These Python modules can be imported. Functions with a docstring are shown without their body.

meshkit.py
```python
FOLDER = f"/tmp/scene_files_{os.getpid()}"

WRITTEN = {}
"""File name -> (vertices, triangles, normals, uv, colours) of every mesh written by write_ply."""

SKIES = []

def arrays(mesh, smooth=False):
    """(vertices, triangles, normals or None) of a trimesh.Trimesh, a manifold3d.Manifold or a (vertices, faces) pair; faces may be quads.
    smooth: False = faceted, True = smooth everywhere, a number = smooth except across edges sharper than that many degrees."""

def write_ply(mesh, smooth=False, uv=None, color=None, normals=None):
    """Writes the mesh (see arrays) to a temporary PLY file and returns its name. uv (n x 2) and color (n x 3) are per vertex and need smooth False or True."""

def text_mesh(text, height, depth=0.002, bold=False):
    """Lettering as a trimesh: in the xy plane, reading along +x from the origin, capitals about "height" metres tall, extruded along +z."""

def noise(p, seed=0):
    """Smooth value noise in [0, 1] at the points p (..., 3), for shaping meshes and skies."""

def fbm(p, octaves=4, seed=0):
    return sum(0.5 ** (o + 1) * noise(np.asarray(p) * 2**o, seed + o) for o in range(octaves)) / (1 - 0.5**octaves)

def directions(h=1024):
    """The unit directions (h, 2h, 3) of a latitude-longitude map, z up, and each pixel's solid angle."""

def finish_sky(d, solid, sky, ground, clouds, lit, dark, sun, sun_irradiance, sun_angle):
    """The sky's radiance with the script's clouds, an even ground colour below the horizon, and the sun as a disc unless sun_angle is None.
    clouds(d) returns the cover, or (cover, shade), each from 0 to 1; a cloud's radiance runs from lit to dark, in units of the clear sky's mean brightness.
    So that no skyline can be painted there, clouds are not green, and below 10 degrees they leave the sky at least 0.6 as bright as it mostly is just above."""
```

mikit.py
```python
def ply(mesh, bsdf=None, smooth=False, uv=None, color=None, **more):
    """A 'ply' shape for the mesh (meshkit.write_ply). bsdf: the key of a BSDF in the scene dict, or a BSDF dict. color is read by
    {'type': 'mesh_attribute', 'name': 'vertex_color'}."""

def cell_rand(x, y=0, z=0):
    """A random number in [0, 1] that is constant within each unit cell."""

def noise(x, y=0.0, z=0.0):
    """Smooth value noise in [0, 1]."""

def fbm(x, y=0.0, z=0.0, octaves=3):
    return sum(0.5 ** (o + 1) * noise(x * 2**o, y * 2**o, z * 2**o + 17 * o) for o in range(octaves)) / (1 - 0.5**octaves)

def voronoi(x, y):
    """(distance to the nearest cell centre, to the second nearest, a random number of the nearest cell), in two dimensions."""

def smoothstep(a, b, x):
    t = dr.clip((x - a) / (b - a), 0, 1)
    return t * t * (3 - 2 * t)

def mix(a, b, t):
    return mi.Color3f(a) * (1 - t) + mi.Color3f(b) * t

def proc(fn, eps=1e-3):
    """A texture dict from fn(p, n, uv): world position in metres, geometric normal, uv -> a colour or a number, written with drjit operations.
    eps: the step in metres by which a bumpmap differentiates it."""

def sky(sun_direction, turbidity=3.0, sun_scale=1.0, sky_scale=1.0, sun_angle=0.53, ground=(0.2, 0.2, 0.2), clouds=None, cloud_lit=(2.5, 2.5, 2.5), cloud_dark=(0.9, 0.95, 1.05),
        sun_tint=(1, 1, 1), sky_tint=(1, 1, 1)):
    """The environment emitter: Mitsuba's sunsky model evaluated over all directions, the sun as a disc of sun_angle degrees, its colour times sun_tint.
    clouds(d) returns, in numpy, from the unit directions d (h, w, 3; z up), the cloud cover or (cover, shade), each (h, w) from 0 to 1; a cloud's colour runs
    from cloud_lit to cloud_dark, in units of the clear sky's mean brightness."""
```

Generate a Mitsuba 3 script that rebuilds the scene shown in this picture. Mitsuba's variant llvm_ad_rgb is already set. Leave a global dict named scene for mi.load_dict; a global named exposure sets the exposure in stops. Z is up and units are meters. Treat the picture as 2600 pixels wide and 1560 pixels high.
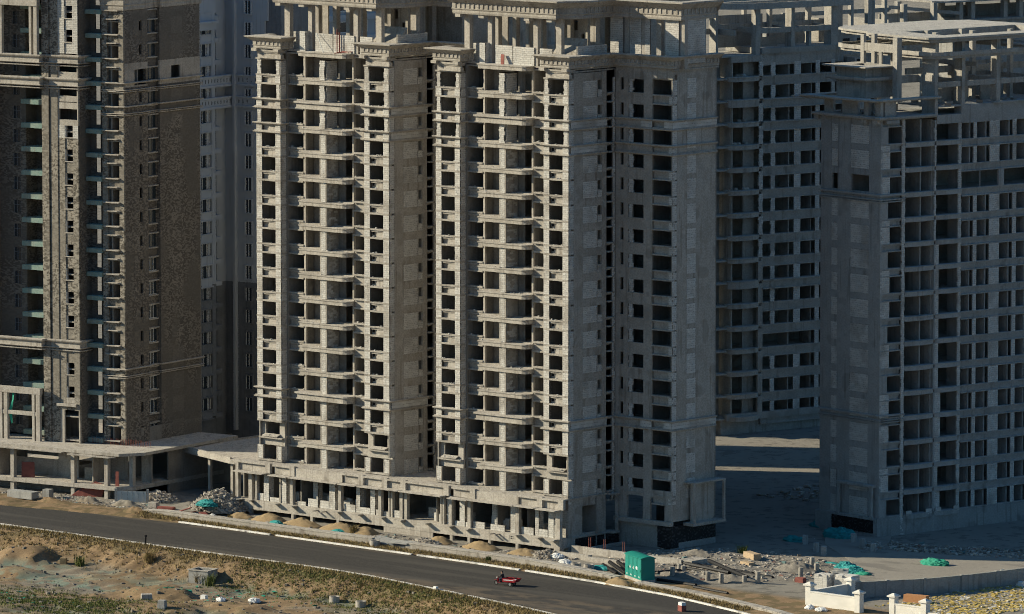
import math, random
import numpy as np
import drjit as dr
import mitsuba as mi
import trimesh
import manifold3d as m3
from shapely.geometry import Polygon, LineString
import mikit, meshkit
from mikit import noise, fbm, smoothstep, mix, cell_rand, voronoi

# ------------------------------------------------------------------ camera, sky, exposure
# world: x runs along the street front of the two sunlit towers, y into the site, z up, metres; the near corner of the right tower is the origin
scene, labels = {}, {}
T = mi.ScalarTransform4f
CAM = np.array([534.537, -604.619, 119.908])
PITCH = math.radians(6.381)
FWD = np.array([-0.66861 * math.cos(PITCH), 0.74361 * math.cos(PITCH), -math.sin(PITCH)])
scene['camera'] = {'type': 'perspective', 'fov': 8.671, 'fov_axis': 'x', 'near_clip': 10.0, 'far_clip': 6000.0,
                   'to_world': T().look_at(origin=CAM.tolist(), target=(CAM + FWD * 100).tolist(), up=[0, 0, 1])}
EL = math.radians(24.0)
SUN = (-0.848 * math.cos(EL), -0.53 * math.cos(EL), math.sin(EL))
scene['daylight'] = mikit.sky(SUN, turbidity=3.0, sun_scale=1.0, sky_scale=0.42, sun_tint=(0.93, 1.08, 1.30), sky_tint=(0.72, 1.10, 1.36), ground=(0.1, 0.1, 0.1))
exposure = 2.45

# ------------------------------------------------------------------ materials
def PLY(mesh, m, **k): return mikit.ply(mesh, 'm_' + m, **k)
def rgb(*c): return {'type': 'rgb', 'value': list(c)}
def mat(name, fn, rough=0.9, bump=None, bscale=0.02):
    d = {'type': 'principled', 'base_color': mikit.proc(fn) if callable(fn) else rgb(*fn), 'roughness': rough, 'specular': 0.25}
    scene['m_' + name] = {'type': 'twosided', 'bsdf': d}

def stain(p):
    """streaks that rain and formwork leave: tall, thin, and blotches"""
    h = p.x * 0.83 + p.y * 0.71
    st = fbm(h * 3.1, (p.x - p.y) * 1.3, p.z * 0.16)
    bl = fbm(p.x * 0.55, p.y * 0.55, p.z * 0.42)
    fine = noise(p.x * 7.3, p.y * 7.3, p.z * 6.1)
    return st, bl, fine
def concrete(lo, hi, dirt=(0.20, 0.175, 0.145)):
    def fn(p, n, uv):
        st, bl, fine = stain(p)
        t = dr.clip(0.25 * st + 0.5 * bl + 0.35 * fine, 0, 1)
        c = mix(lo, hi, smoothstep(0.3, 0.75, t))
        d = smoothstep(0.56, 0.74, st) * 0.5 + smoothstep(0.6, 0.75, bl) * 0.45
        c = mix(c, dirt, dr.clip(d, 0, 0.75))
        return c * (0.82 + 0.36 * uv.x)
    return fn
mat('concrete', concrete((0.275, 0.253, 0.222), (0.40, 0.375, 0.338), (0.15, 0.13, 0.108)))
mat('concrete_grey', concrete((0.25, 0.25, 0.24), (0.335, 0.335, 0.325), (0.14, 0.138, 0.13)))
mat('concrete_frame', concrete((0.26, 0.248, 0.226), (0.36, 0.345, 0.315), (0.15, 0.14, 0.12)))
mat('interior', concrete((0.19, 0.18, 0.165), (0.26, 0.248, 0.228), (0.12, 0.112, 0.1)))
def block_fn(p, n, uv):
    g = noise(p.x * 9, p.y * 9, p.z * 9)
    bl = fbm(p.x * 0.5, p.y * 0.5, p.z * 0.35)
    c = mix((0.42, 0.407, 0.38), (0.56, 0.547, 0.515), dr.clip(uv.x * 0.75 + g * 0.35, 0, 1))
    return mix(c, (0.22, 0.195, 0.165), smoothstep(0.5, 0.78, bl) * 0.5)
mat('block', block_fn, 0.95)
mat('mortar', concrete((0.17, 0.158, 0.14), (0.22, 0.205, 0.185), (0.12, 0.108, 0.095)))
def stucco_fn(p, n, uv):
    """cement render trowelled over brickwork, the courses showing through"""
    h = p.x * 0.92 + p.y * 0.6
    row = p.z / 0.13
    c1 = noise(h * 5.5, row * 1.3, p.z * 1.1)
    c2 = noise(h * 2.3 + 7, p.z * 3.9, p.y * 0.9)
    blot = fbm(h * 0.35, p.z * 0.22, 3.0)
    t = smoothstep(0.36, 0.62, 0.6 * c1 + 0.4 * c2)
    c = mix((0.10, 0.09, 0.076), (0.30, 0.275, 0.235), t)
    return mix(c, (0.21, 0.193, 0.166), smoothstep(0.45, 0.7, blot) * 0.7) * (0.75 + 0.5 * uv.x)
mat('stucco', stucco_fn, 0.95)
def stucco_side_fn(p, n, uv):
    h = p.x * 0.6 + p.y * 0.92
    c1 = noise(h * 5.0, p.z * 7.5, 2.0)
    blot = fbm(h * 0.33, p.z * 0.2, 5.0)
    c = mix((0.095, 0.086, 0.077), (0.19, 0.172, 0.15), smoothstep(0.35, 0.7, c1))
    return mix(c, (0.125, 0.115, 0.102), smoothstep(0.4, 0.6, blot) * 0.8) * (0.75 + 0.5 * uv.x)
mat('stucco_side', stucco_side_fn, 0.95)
def paint_fn(p, n, uv):
    st, bl, fine = stain(p)
    c = mix((0.34, 0.38, 0.42), (0.41, 0.445, 0.485), bl)
    c = mix(c, (0.27, 0.29, 0.31), smoothstep(0.58, 0.8, st) * 0.5)
    return c * (0.82 + 0.36 * uv.x)
mat('pale_paint', paint_fn, 0.8)
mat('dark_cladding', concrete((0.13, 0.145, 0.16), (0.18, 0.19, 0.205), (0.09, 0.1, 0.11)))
mat('net_beam', concrete((0.17, 0.27, 0.25), (0.26, 0.33, 0.30), (0.2, 0.2, 0.17)))
mat('black', (0.012, 0.012, 0.014), 0.6)
mat('waterproofing', lambda p, n, uv: mix((0.012, 0.012, 0.014), (0.05, 0.05, 0.052), smoothstep(0.6, 0.72, noise(p.x * 5, p.y * 5, p.z * 5))), 0.5)
mat('white_trim', (0.66, 0.67, 0.67), 0.6)
scene['m_glass'] = {'type': 'twosided', 'bsdf': {'type': 'principled', 'base_color': rgb(0.025, 0.035, 0.045), 'roughness': 0.12, 'specular': 0.5}}
def asphalt_fn(p, n, uv):
    g = noise(p.x * 12, p.y * 12) * 0.5 + noise(p.x * 4.1, p.y * 4.1) * 0.5
    lane = fbm(p.x * 0.035, p.y * 0.55, 1.0)
    c = mix((0.036, 0.034, 0.032), (0.056, 0.053, 0.049), g)
    c = mix(c, (0.085, 0.079, 0.07), smoothstep(0.45, 0.75, lane) * 0.55)
    edge = dr.maximum(smoothstep(-27.8, -30.2, p.y), smoothstep(-17.0, -14.5, p.y)) * smoothstep(0.35, 0.7, fbm(p.x * 0.4, p.y * 0.9, 4.0))
    return mix(c, (0.16, 0.125, 0.09), edge * 0.5)
mat('asphalt', asphalt_fn, 0.85)
mat('kerb_paint', lambda p, n, uv: mix((0.60, 0.585, 0.55), (0.76, 0.745, 0.71), noise(p.x * 2, p.y * 2)) * (1 - 0.45 * smoothstep(0.55, 0.8, fbm(p.x * 0.8, p.y * 0.8, 2.0))), 0.7)
def soil_mask(p):
    return fbm(p.x * 0.12, p.y * 0.2, 1.0), fbm(p.x * 0.9, p.y * 0.9, 2.0), noise(p.x * 4.5, p.y * 4.5, p.z * 4.5), fbm(p.x * 0.05 + 3, p.y * 0.11, 6.0)
def ground_fn(p, n, uv):
    a, b, g, w = soil_mask(p)
    ochre = mix((0.15, 0.098, 0.055), (0.27, 0.195, 0.12), dr.clip(0.5 * b + 0.6 * g, 0, 1))
    grey = mix((0.14, 0.128, 0.107), (0.25, 0.235, 0.20), dr.clip(0.5 * b + 0.5 * g, 0, 1))
    near = smoothstep(-29.0, -31.0, p.y + 0.0 * p.x)
    # low ground across the road: ochre bank, greyer floor, green net fragments and grass
    floor_ = smoothstep(-1.4, -2.7, p.z)
    c_near = mix(ochre, mix(ochre, grey, smoothstep(0.42, 0.6, a) * 0.8), floor_)
    c_near = mix(c_near, (0.14, 0.21, 0.175), floor_ * smoothstep(0.52, 0.66, w) * smoothstep(0.4, 0.6, b) * 0.75)
    top = 1 - smoothstep(-0.2, -1.3, p.z)
    grass = smoothstep(0.46, 0.62, fbm(p.x * 0.35, p.y * 0.8, 9.0))
    gcol = mix((0.125, 0.10, 0.055), (0.085, 0.098, 0.036), smoothstep(-25.0, 0.0, p.x) * smoothstep(0.3, 0.6, a))
    c_near = mix(c_near, gcol, grass * (0.25 + 0.6 * top))
    yard = mix((0.16, 0.148, 0.128), (0.23, 0.215, 0.187), dr.clip(0.6 * a + 0.5 * g, 0, 1))
    yard = mix(yard, (0.10, 0.094, 0.084), smoothstep(0.55, 0.72, b) * 0.6)
    verge = mix(ochre, (0.13, 0.10, 0.056), smoothstep(0.4, 0.65, b))
    far = mix(verge, yard, smoothstep(-12.2, -9.0, p.y))
    return mix(far, c_near, near)
mat('soil', ground_fn, 1.0)
def heap_fn(lo, hi, s=3.0):
    return lambda p, n, uv: mix(lo, hi, dr.clip(0.55 * fbm(p.x * s, p.y * s, p.z * s) + 0.5 * noise(p.x * 9, p.y * 9, p.z * 9), 0, 1))
mat('sand', heap_fn((0.20, 0.14, 0.08), (0.34, 0.26, 0.155)), 1.0)
mat('rubble', heap_fn((0.11, 0.10, 0.085), (0.28, 0.26, 0.23), 4.0), 1.0)
mat('debris_mix', lambda p, n, uv: mix(mix((0.20, 0.17, 0.14), (0.50, 0.47, 0.42), uv.x), mix((0.05, 0.16, 0.17), (0.22, 0.085, 0.065), smoothstep(0.4, 0.6, uv.y)), smoothstep(0.9, 0.93, uv.x) * 0.8), 0.95)
mat('yellow_litter', lambda p, n, uv: mix(mix((0.34, 0.25, 0.07), (0.55, 0.43, 0.15), uv.y), (0.55, 0.53, 0.48), smoothstep(0.75, 0.8, uv.x)), 0.9)
def path_fn(p, n, uv):
    b = fbm(p.x * 0.25, p.y * 0.25, 1.5); g = noise(p.x * 6, p.y * 6)
    c = mix((0.20, 0.185, 0.16), (0.28, 0.262, 0.23), dr.clip(0.6 * b + 0.4 * g, 0, 1))
    return mix(c, (0.135, 0.128, 0.118), smoothstep(0.55, 0.75, fbm(p.x * 0.14, p.y * 0.5, 8.0)) * 0.6)
mat('path_concrete', path_fn, 0.9)
mat('rust_red', lambda p, n, uv: mix((0.16, 0.05, 0.042), (0.30, 0.105, 0.085), fbm(p.x * 3, p.y * 3, p.z * 3)), 0.8)
mat('tarp', lambda p, n, uv: mix((0.012, 0.15, 0.16), (0.03, 0.31, 0.31), noise(p.x * 3, p.y * 3, p.z * 3)), 0.7)
mat('tarp_green', lambda p, n, uv: mix((0.015, 0.20, 0.13), (0.04, 0.36, 0.25), noise(p.x * 3, p.y * 3, p.z * 3)), 0.7)
mat('cabinet_green', lambda p, n, uv: mix((0.010, 0.175, 0.145), (0.016, 0.225, 0.19), fbm(p.x * 2, p.y * 2, p.z * 1.2)), 0.5)
mat('cabinet_dark', (0.008, 0.11, 0.095), 0.5)
mat('pipe_black', (0.018, 0.018, 0.02), 0.45)
mat('grass_dry', lambda p, n, uv: mix((0.19, 0.145, 0.07), (0.32, 0.25, 0.12), uv.x), 1.0)
mat('grass_green', lambda p, n, uv: mix((0.075, 0.105, 0.03), (0.17, 0.18, 0.06), uv.x), 1.0)
mat('white_wall_paint', lambda p, n, uv: mix((0.62, 0.60, 0.55), (0.76, 0.745, 0.70), fbm(p.x * 0.8, p.y * 0.8, p.z * 1.5)), 0.8)
mat('timber', lambda p, n, uv: mix((0.28, 0.2, 0.125), (0.44, 0.34, 0.23), uv.x), 0.9)
mat('metal_sheet', lambda p, n, uv: mix((0.42, 0.44, 0.43), (0.55, 0.57, 0.555), noise(p.x * 1.5, p.y * 1.5, p.z)), 0.6)
mat('tri_red', (0.33, 0.022, 0.03), 0.35)
mat('tri_grey', (0.30, 0.30, 0.29), 0.5)
mat('rubber', (0.02, 0.02, 0.02), 0.7)
mat('cloth_dark', (0.028, 0.027, 0.03), 0.95)
mat('cloth_blue', (0.045, 0.06, 0.095), 0.95)
mat('skin', (0.36, 0.21, 0.145), 0.6)
mat('orange_board', (0.42, 0.21, 0.10), 0.8)

# ------------------------------------------------------------------ mesh helpers
BOXF = np.array([[0, 2, 1], [0, 3, 2], [4, 5, 6], [4, 6, 7], [0, 1, 5], [0, 5, 4], [1, 2, 6], [1, 6, 5], [2, 3, 7], [2, 7, 6], [3, 0, 4], [3, 4, 7]])
class Acc:
    """collects boxes, prisms and meshes in local coordinates; each piece carries a tone and a second random number in uv"""
    def __init__(s): s.V, s.F, s.T, s.n = [], [], [], 0
    def raw(s, v, f, tone=0.5, t2=0.5):
        v = np.asarray(v, float); f = np.asarray(f, int)
        s.V.append(v); s.F.append(f + s.n); s.T.append(np.tile([tone, t2], (len(v), 1))); s.n += len(v); return s
    def hexa(s, b, t, tone=0.5, t2=0.5): return s.raw(np.vstack([b, t]), BOXF, tone, t2)
    def box(s, x0, x1, y0, y1, z0, z1, tone=0.5, t2=0.5):
        return s.hexa([[x0, y0, z0], [x1, y0, z0], [x1, y1, z0], [x0, y1, z0]], [[x0, y0, z1], [x1, y0, z1], [x1, y1, z1], [x0, y1, z1]], tone, t2)
    def prism(s, poly, z0, z1, tone=0.5, inset=0.0):
        """convex polygon, counter-clockwise"""
        p = np.asarray(poly, float); n = len(p)
        b = np.c_[p, np.full(n, z0)]; c = p.mean(0); t = np.c_[c + (p - c) * (1 - inset), np.full(n, z1)]
        f = [[0, i + 1, i] for i in range(1, n - 1)] + [[n, n + i, n + i + 1] for i in range(1, n - 1)]
        f += [x for i in range(n) for x in ([i, (i + 1) % n, n + (i + 1) % n], [i, n + (i + 1) % n, n + i])]
        return s.raw(np.vstack([b, t]), f, tone)
    def poly(s, shp, z0, z1, tone=0.5):
        """any shapely polygon, with holes"""
        m = trimesh.creation.extrude_polygon(shp, z1 - z0, engine='earcut')
        return s.raw(m.vertices + [0, 0, z0], m.faces, tone)
    def tm(s, m, tone=0.5, t2=0.5): return s.raw(m.vertices, m.faces, tone, t2)
    def cyl(s, p0, p1, r, n=10, r1=None, tone=0.5):
        p0, p1 = np.array(p0, float), np.array(p1, float); d = p1 - p0; d /= np.linalg.norm(d)
        a = np.cross(d, [0, 0, 1.0] if abs(d[2]) < 0.9 else [1.0, 0, 0]); a /= np.linalg.norm(a); b = np.cross(d, a)
        ang = np.arange(n) * 2 * np.pi / n; ring = np.cos(ang)[:, None] * a + np.sin(ang)[:, None] * b
        v = np.vstack([p0 + r * ring, p1 + (r if r1 is None else r1) * ring, [p0], [p1]])
        f = [x for i in range(n) for x in ([i, (i + 1) % n, n + (i + 1) % n], [i, n + (i + 1) % n, n + i], [2 * n, (i + 1) % n, i], [2 * n + 1, n + i, n + (i + 1) % n])]
        return s.raw(v, f, tone)
    def obox(s, c, dx, dy, h, ang, z0, tone=0.5, t2=0.5, tilt=0.0):
        ca, sa = math.cos(ang), math.sin(ang); q = []
        for z, k in ((z0, -1), (z0 + h, 1)):
            for sx, sy in ((-1, -1), (1, -1), (1, 1), (-1, 1)):
                lx, ly = sx * dx / 2, sy * dy / 2
                q.append([c[0] + lx * ca - ly * sa, c[1] + lx * sa + ly * ca, z + lx * tilt])
        return s.hexa(q[:4], q[4:], tone, t2)
    def sweep(s, path, prof, tone=0.5, closed=False):
        """a moulding: profile points (outward offset, z) along a plan path whose outside is on its right hand; mitred, capped"""
        p = np.asarray(path, float); n = len(p)
        d = np.diff(np.vstack([p, p[:1]]) if closed else p, axis=0); d /= np.linalg.norm(d, axis=1, keepdims=True)
        nr = np.c_[d[:, 1], -d[:, 0]]
        off = []
        for i in range(n):
            if closed: a, b = nr[i - 1], nr[i]
            else: a, b = nr[max(i - 1, 0)], nr[min(i, n - 2)]
            m = a + b; off.append(m / max(m @ a, 0.35))
        off = np.array(off); k = len(prof)
        v = np.array([[p[i, 0] + off[i, 0] * o, p[i, 1] + off[i, 1] * o, z] for i in range(n) for o, z in prof])
        f = []
        for i in range(n if closed else n - 1):
            j = (i + 1) % n
            for q in range(k):
                r = (q + 1) % k
                f += [[i * k + q, j * k + r, i * k + r], [i * k + q, j * k + q, j * k + r]]
        if not closed:
            for q in range(1, k - 1): f += [[0, q, q + 1], [(n - 1) * k, (n - 1) * k + q + 1, (n - 1) * k + q]]
        return s.raw(v, f, tone)
    def get(s): return np.vstack(s.V), np.vstack(s.F), np.vstack(s.T)

COUNT = {}
def numbered(key):
    n = COUNT.get(key, 0); COUNT[key] = n + 1
    return key if n == 0 else f'{key}_{n:03d}'

class Thing:
    """one top-level thing with its own frame (x, y, turned by rot degrees) and parts"""
    def __init__(s, name, label, cat, o=(0, 0, 0), rot=0.0, group=None, kind=None, sx=1.0):
        s.key = numbered(name); a = math.radians(rot)
        s.M = np.array([[math.cos(a) * sx, -math.sin(a), 0], [math.sin(a) * sx, math.cos(a), 0], [0, 0, 1.0]]); s.o = np.array(o, float)
        s.blocks, s.prio = [], []
        labels[s.key] = {'label': label}
        if cat: labels[s.key]['category'] = cat
        if group: labels[s.key]['group'] = group
        if kind: labels[s.key]['kind'] = kind
    def add(s, part, acc, m, parent=None, label=None, kind=None, smooth=False):
        if not acc.n: return None
        v, f, t = acc.get(); v = v @ s.M.T + s.o
        if np.linalg.det(s.M) < 0: f = f[:, ::-1]
        key = s.key if part is None else numbered(f'{parent or s.key}__{part}')
        scene[key] = PLY((v, f), m, smooth=smooth) if smooth else PLY((v, f), m, uv=t)
        if label or kind:
            labels.setdefault(key, {})
            if label: labels[key]['label'] = label
            if kind: labels[key]['kind'] = kind
        return key
    def box(s, part, b, m, tone=0.5, **k): return s.add(part, Acc().box(*b, tone=tone), m, **k)
    # --- masonry
    def wall(s, axis, face, out, a0, a1, z0, z1, rng, L=0.62, H=0.25, th=0.2, j=0.024, rag=0.0, prio=0, name='infill_wall', bed='mortar'):
        """a panel of aerated blocks in running bond, proud of a mortar bed. axis 'x': runs along x with its face at y=face; 'y': along y with its face at x=face. out: +1 or -1, the way it faces"""
        if a1 - a0 < 0.05 or z1 - z0 < 0.05: return
        back = face - out * th; bd = face - out * 0.035
        lo, hi = min(back, bd), max(back, bd)
        ins = 0.12 if rag else 0.0
        acc = Acc()
        if axis == 'x': acc.box(a0 + ins, a1 - ins, lo, hi, z0, z1)
        else: acc.box(lo, hi, a0 + ins, a1 - ins, z0, z1)
        s.add(name, acc, bed)
        n = max(1, round((z1 - z0) / H)); h = (z1 - z0) / n
        for r in range(n):
            zz0, zz1 = z0 + r * h + j / 2, z0 + (r + 1) * h - j / 2
            e0, e1 = (a0 + rng.uniform(0, rag), a1 - rng.uniform(0, rag)) if rag else (a0, a1)
            x = e0; first = True
            off = L * (0.5 if r % 2 else 1.0) * rng.uniform(0.85, 1.1)
            while x < e1 - 0.02:
                w = off if first else L * rng.uniform(0.9, 1.08); first = False
                x2 = min(x + w, e1)
                if e1 - x2 < 0.12: x2 = e1
                pr = rng.uniform(-0.012, 0.012)
                f0, f1 = sorted((face + out * pr, back))
                b = (x + j / 2, x2 - j / 2, f0, f1) if axis == 'x' else (f0, f1, x + j / 2, x2 - j / 2)
                s.blocks.append((*b, zz0, zz1, rng.random())); s.prio.append(prio + (x2 - x))
                x = x2
    def flush_blocks(s, m='block', most=292, name='block', rest='blockwork'):
        if not s.blocks: return
        order = np.argsort(-np.array(s.prio), kind='stable'); acc = Acc()
        for n, i in enumerate(order):
            x0, x1, y0, y1, z0, z1, t = s.blocks[i]
            if n < most:
                A4 = np.eye(4); A4[:3, :3] = s.M @ np.diag([x1 - x0, y1 - y0, z1 - z0]); A4[:3, 3] = s.M @ [(x0 + x1) / 2, (y0 + y1) / 2, (z0 + z1) / 2] + s.o
                scene[numbered(f'{s.key}__{name}')] = {**UNIT[(m, int(t * 3.99))], 'to_world': T(A4.tolist())}
            else: acc.box(x0, x1, y0, y1, z0, z1, tone=t)
        s.add(rest, acc, m, kind='stuff')
        s.blocks, s.prio = [], []

UNIT = {}
for _m in ('block',):
    for _i in range(4):
        _v, _f, _t = Acc().box(-.5, .5, -.5, .5, -.5, .5, tone=(_i + 0.5) / 4).get()
        UNIT[(_m, _i)] = PLY((_v, _f), _m, uv=_t)

def struct(key, acc, m, label=None, smooth=False, kind='structure'):
    v, f, t = acc.get(); key = numbered(key)
    scene[key] = PLY((v, f), m, smooth=smooth) if smooth else PLY((v, f), m, uv=t)
    labels[key] = {'kind': kind}
    if label: labels[key]['label'] = label
    return key

# ------------------------------------------------------------------ the two sunlit towers
def Z(k): return 9.46 + 3.03 * k
BANDS = (2, 13, 14)

def cornice(th, path, zb, zt, ov, m='concrete', dent=True, part='cornice', step=0.62):
    """flared crowning moulding with a row of dentils under it"""
    h = zt - zb
    prof = [(-0.3, zb), (0.10, zb), (0.16, zb + .10 * h), (0.12, zb + .2 * h), (0.24, zb + .26 * h), (0.24, zb + .3 * h), (0.17, zb + .31 * h), (0.17, zb + .6 * h),
            (0.32, zb + .62 * h), (0.36 + .3 * (ov - .36), zb + .74 * h), (ov - .08, zb + .9 * h), (ov, zb + .92 * h), (ov, zt), (-0.3, zt)]
    key = th.add(part, Acc().sweep(path, prof), m)
    if dent:
        p = np.asarray(path, float)
        for a, b in zip(p[:-1], p[1:]):
            L = np.linalg.norm(b - a); d = (b - a) / L; nr = np.array([d[1], -d[0]]); n = int(L / step)
            for i in range(n):
                c = a + d * (i + .5) * L / n + nr * 0.2
                w = step * (.34 if i % 2 else .30)
                th.add('dentil', Acc().obox(c, w, .14, .29 * h, math.atan2(d[1], d[0]), zb + .305 * h, tone=.6), m, parent=key)
    return key

def ledge(acc, path, z0, z1, ov, back=0.5):
    acc.sweep(path, [(-back, z0), (ov, z0), (ov, z1), (-back, z1)])

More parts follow.
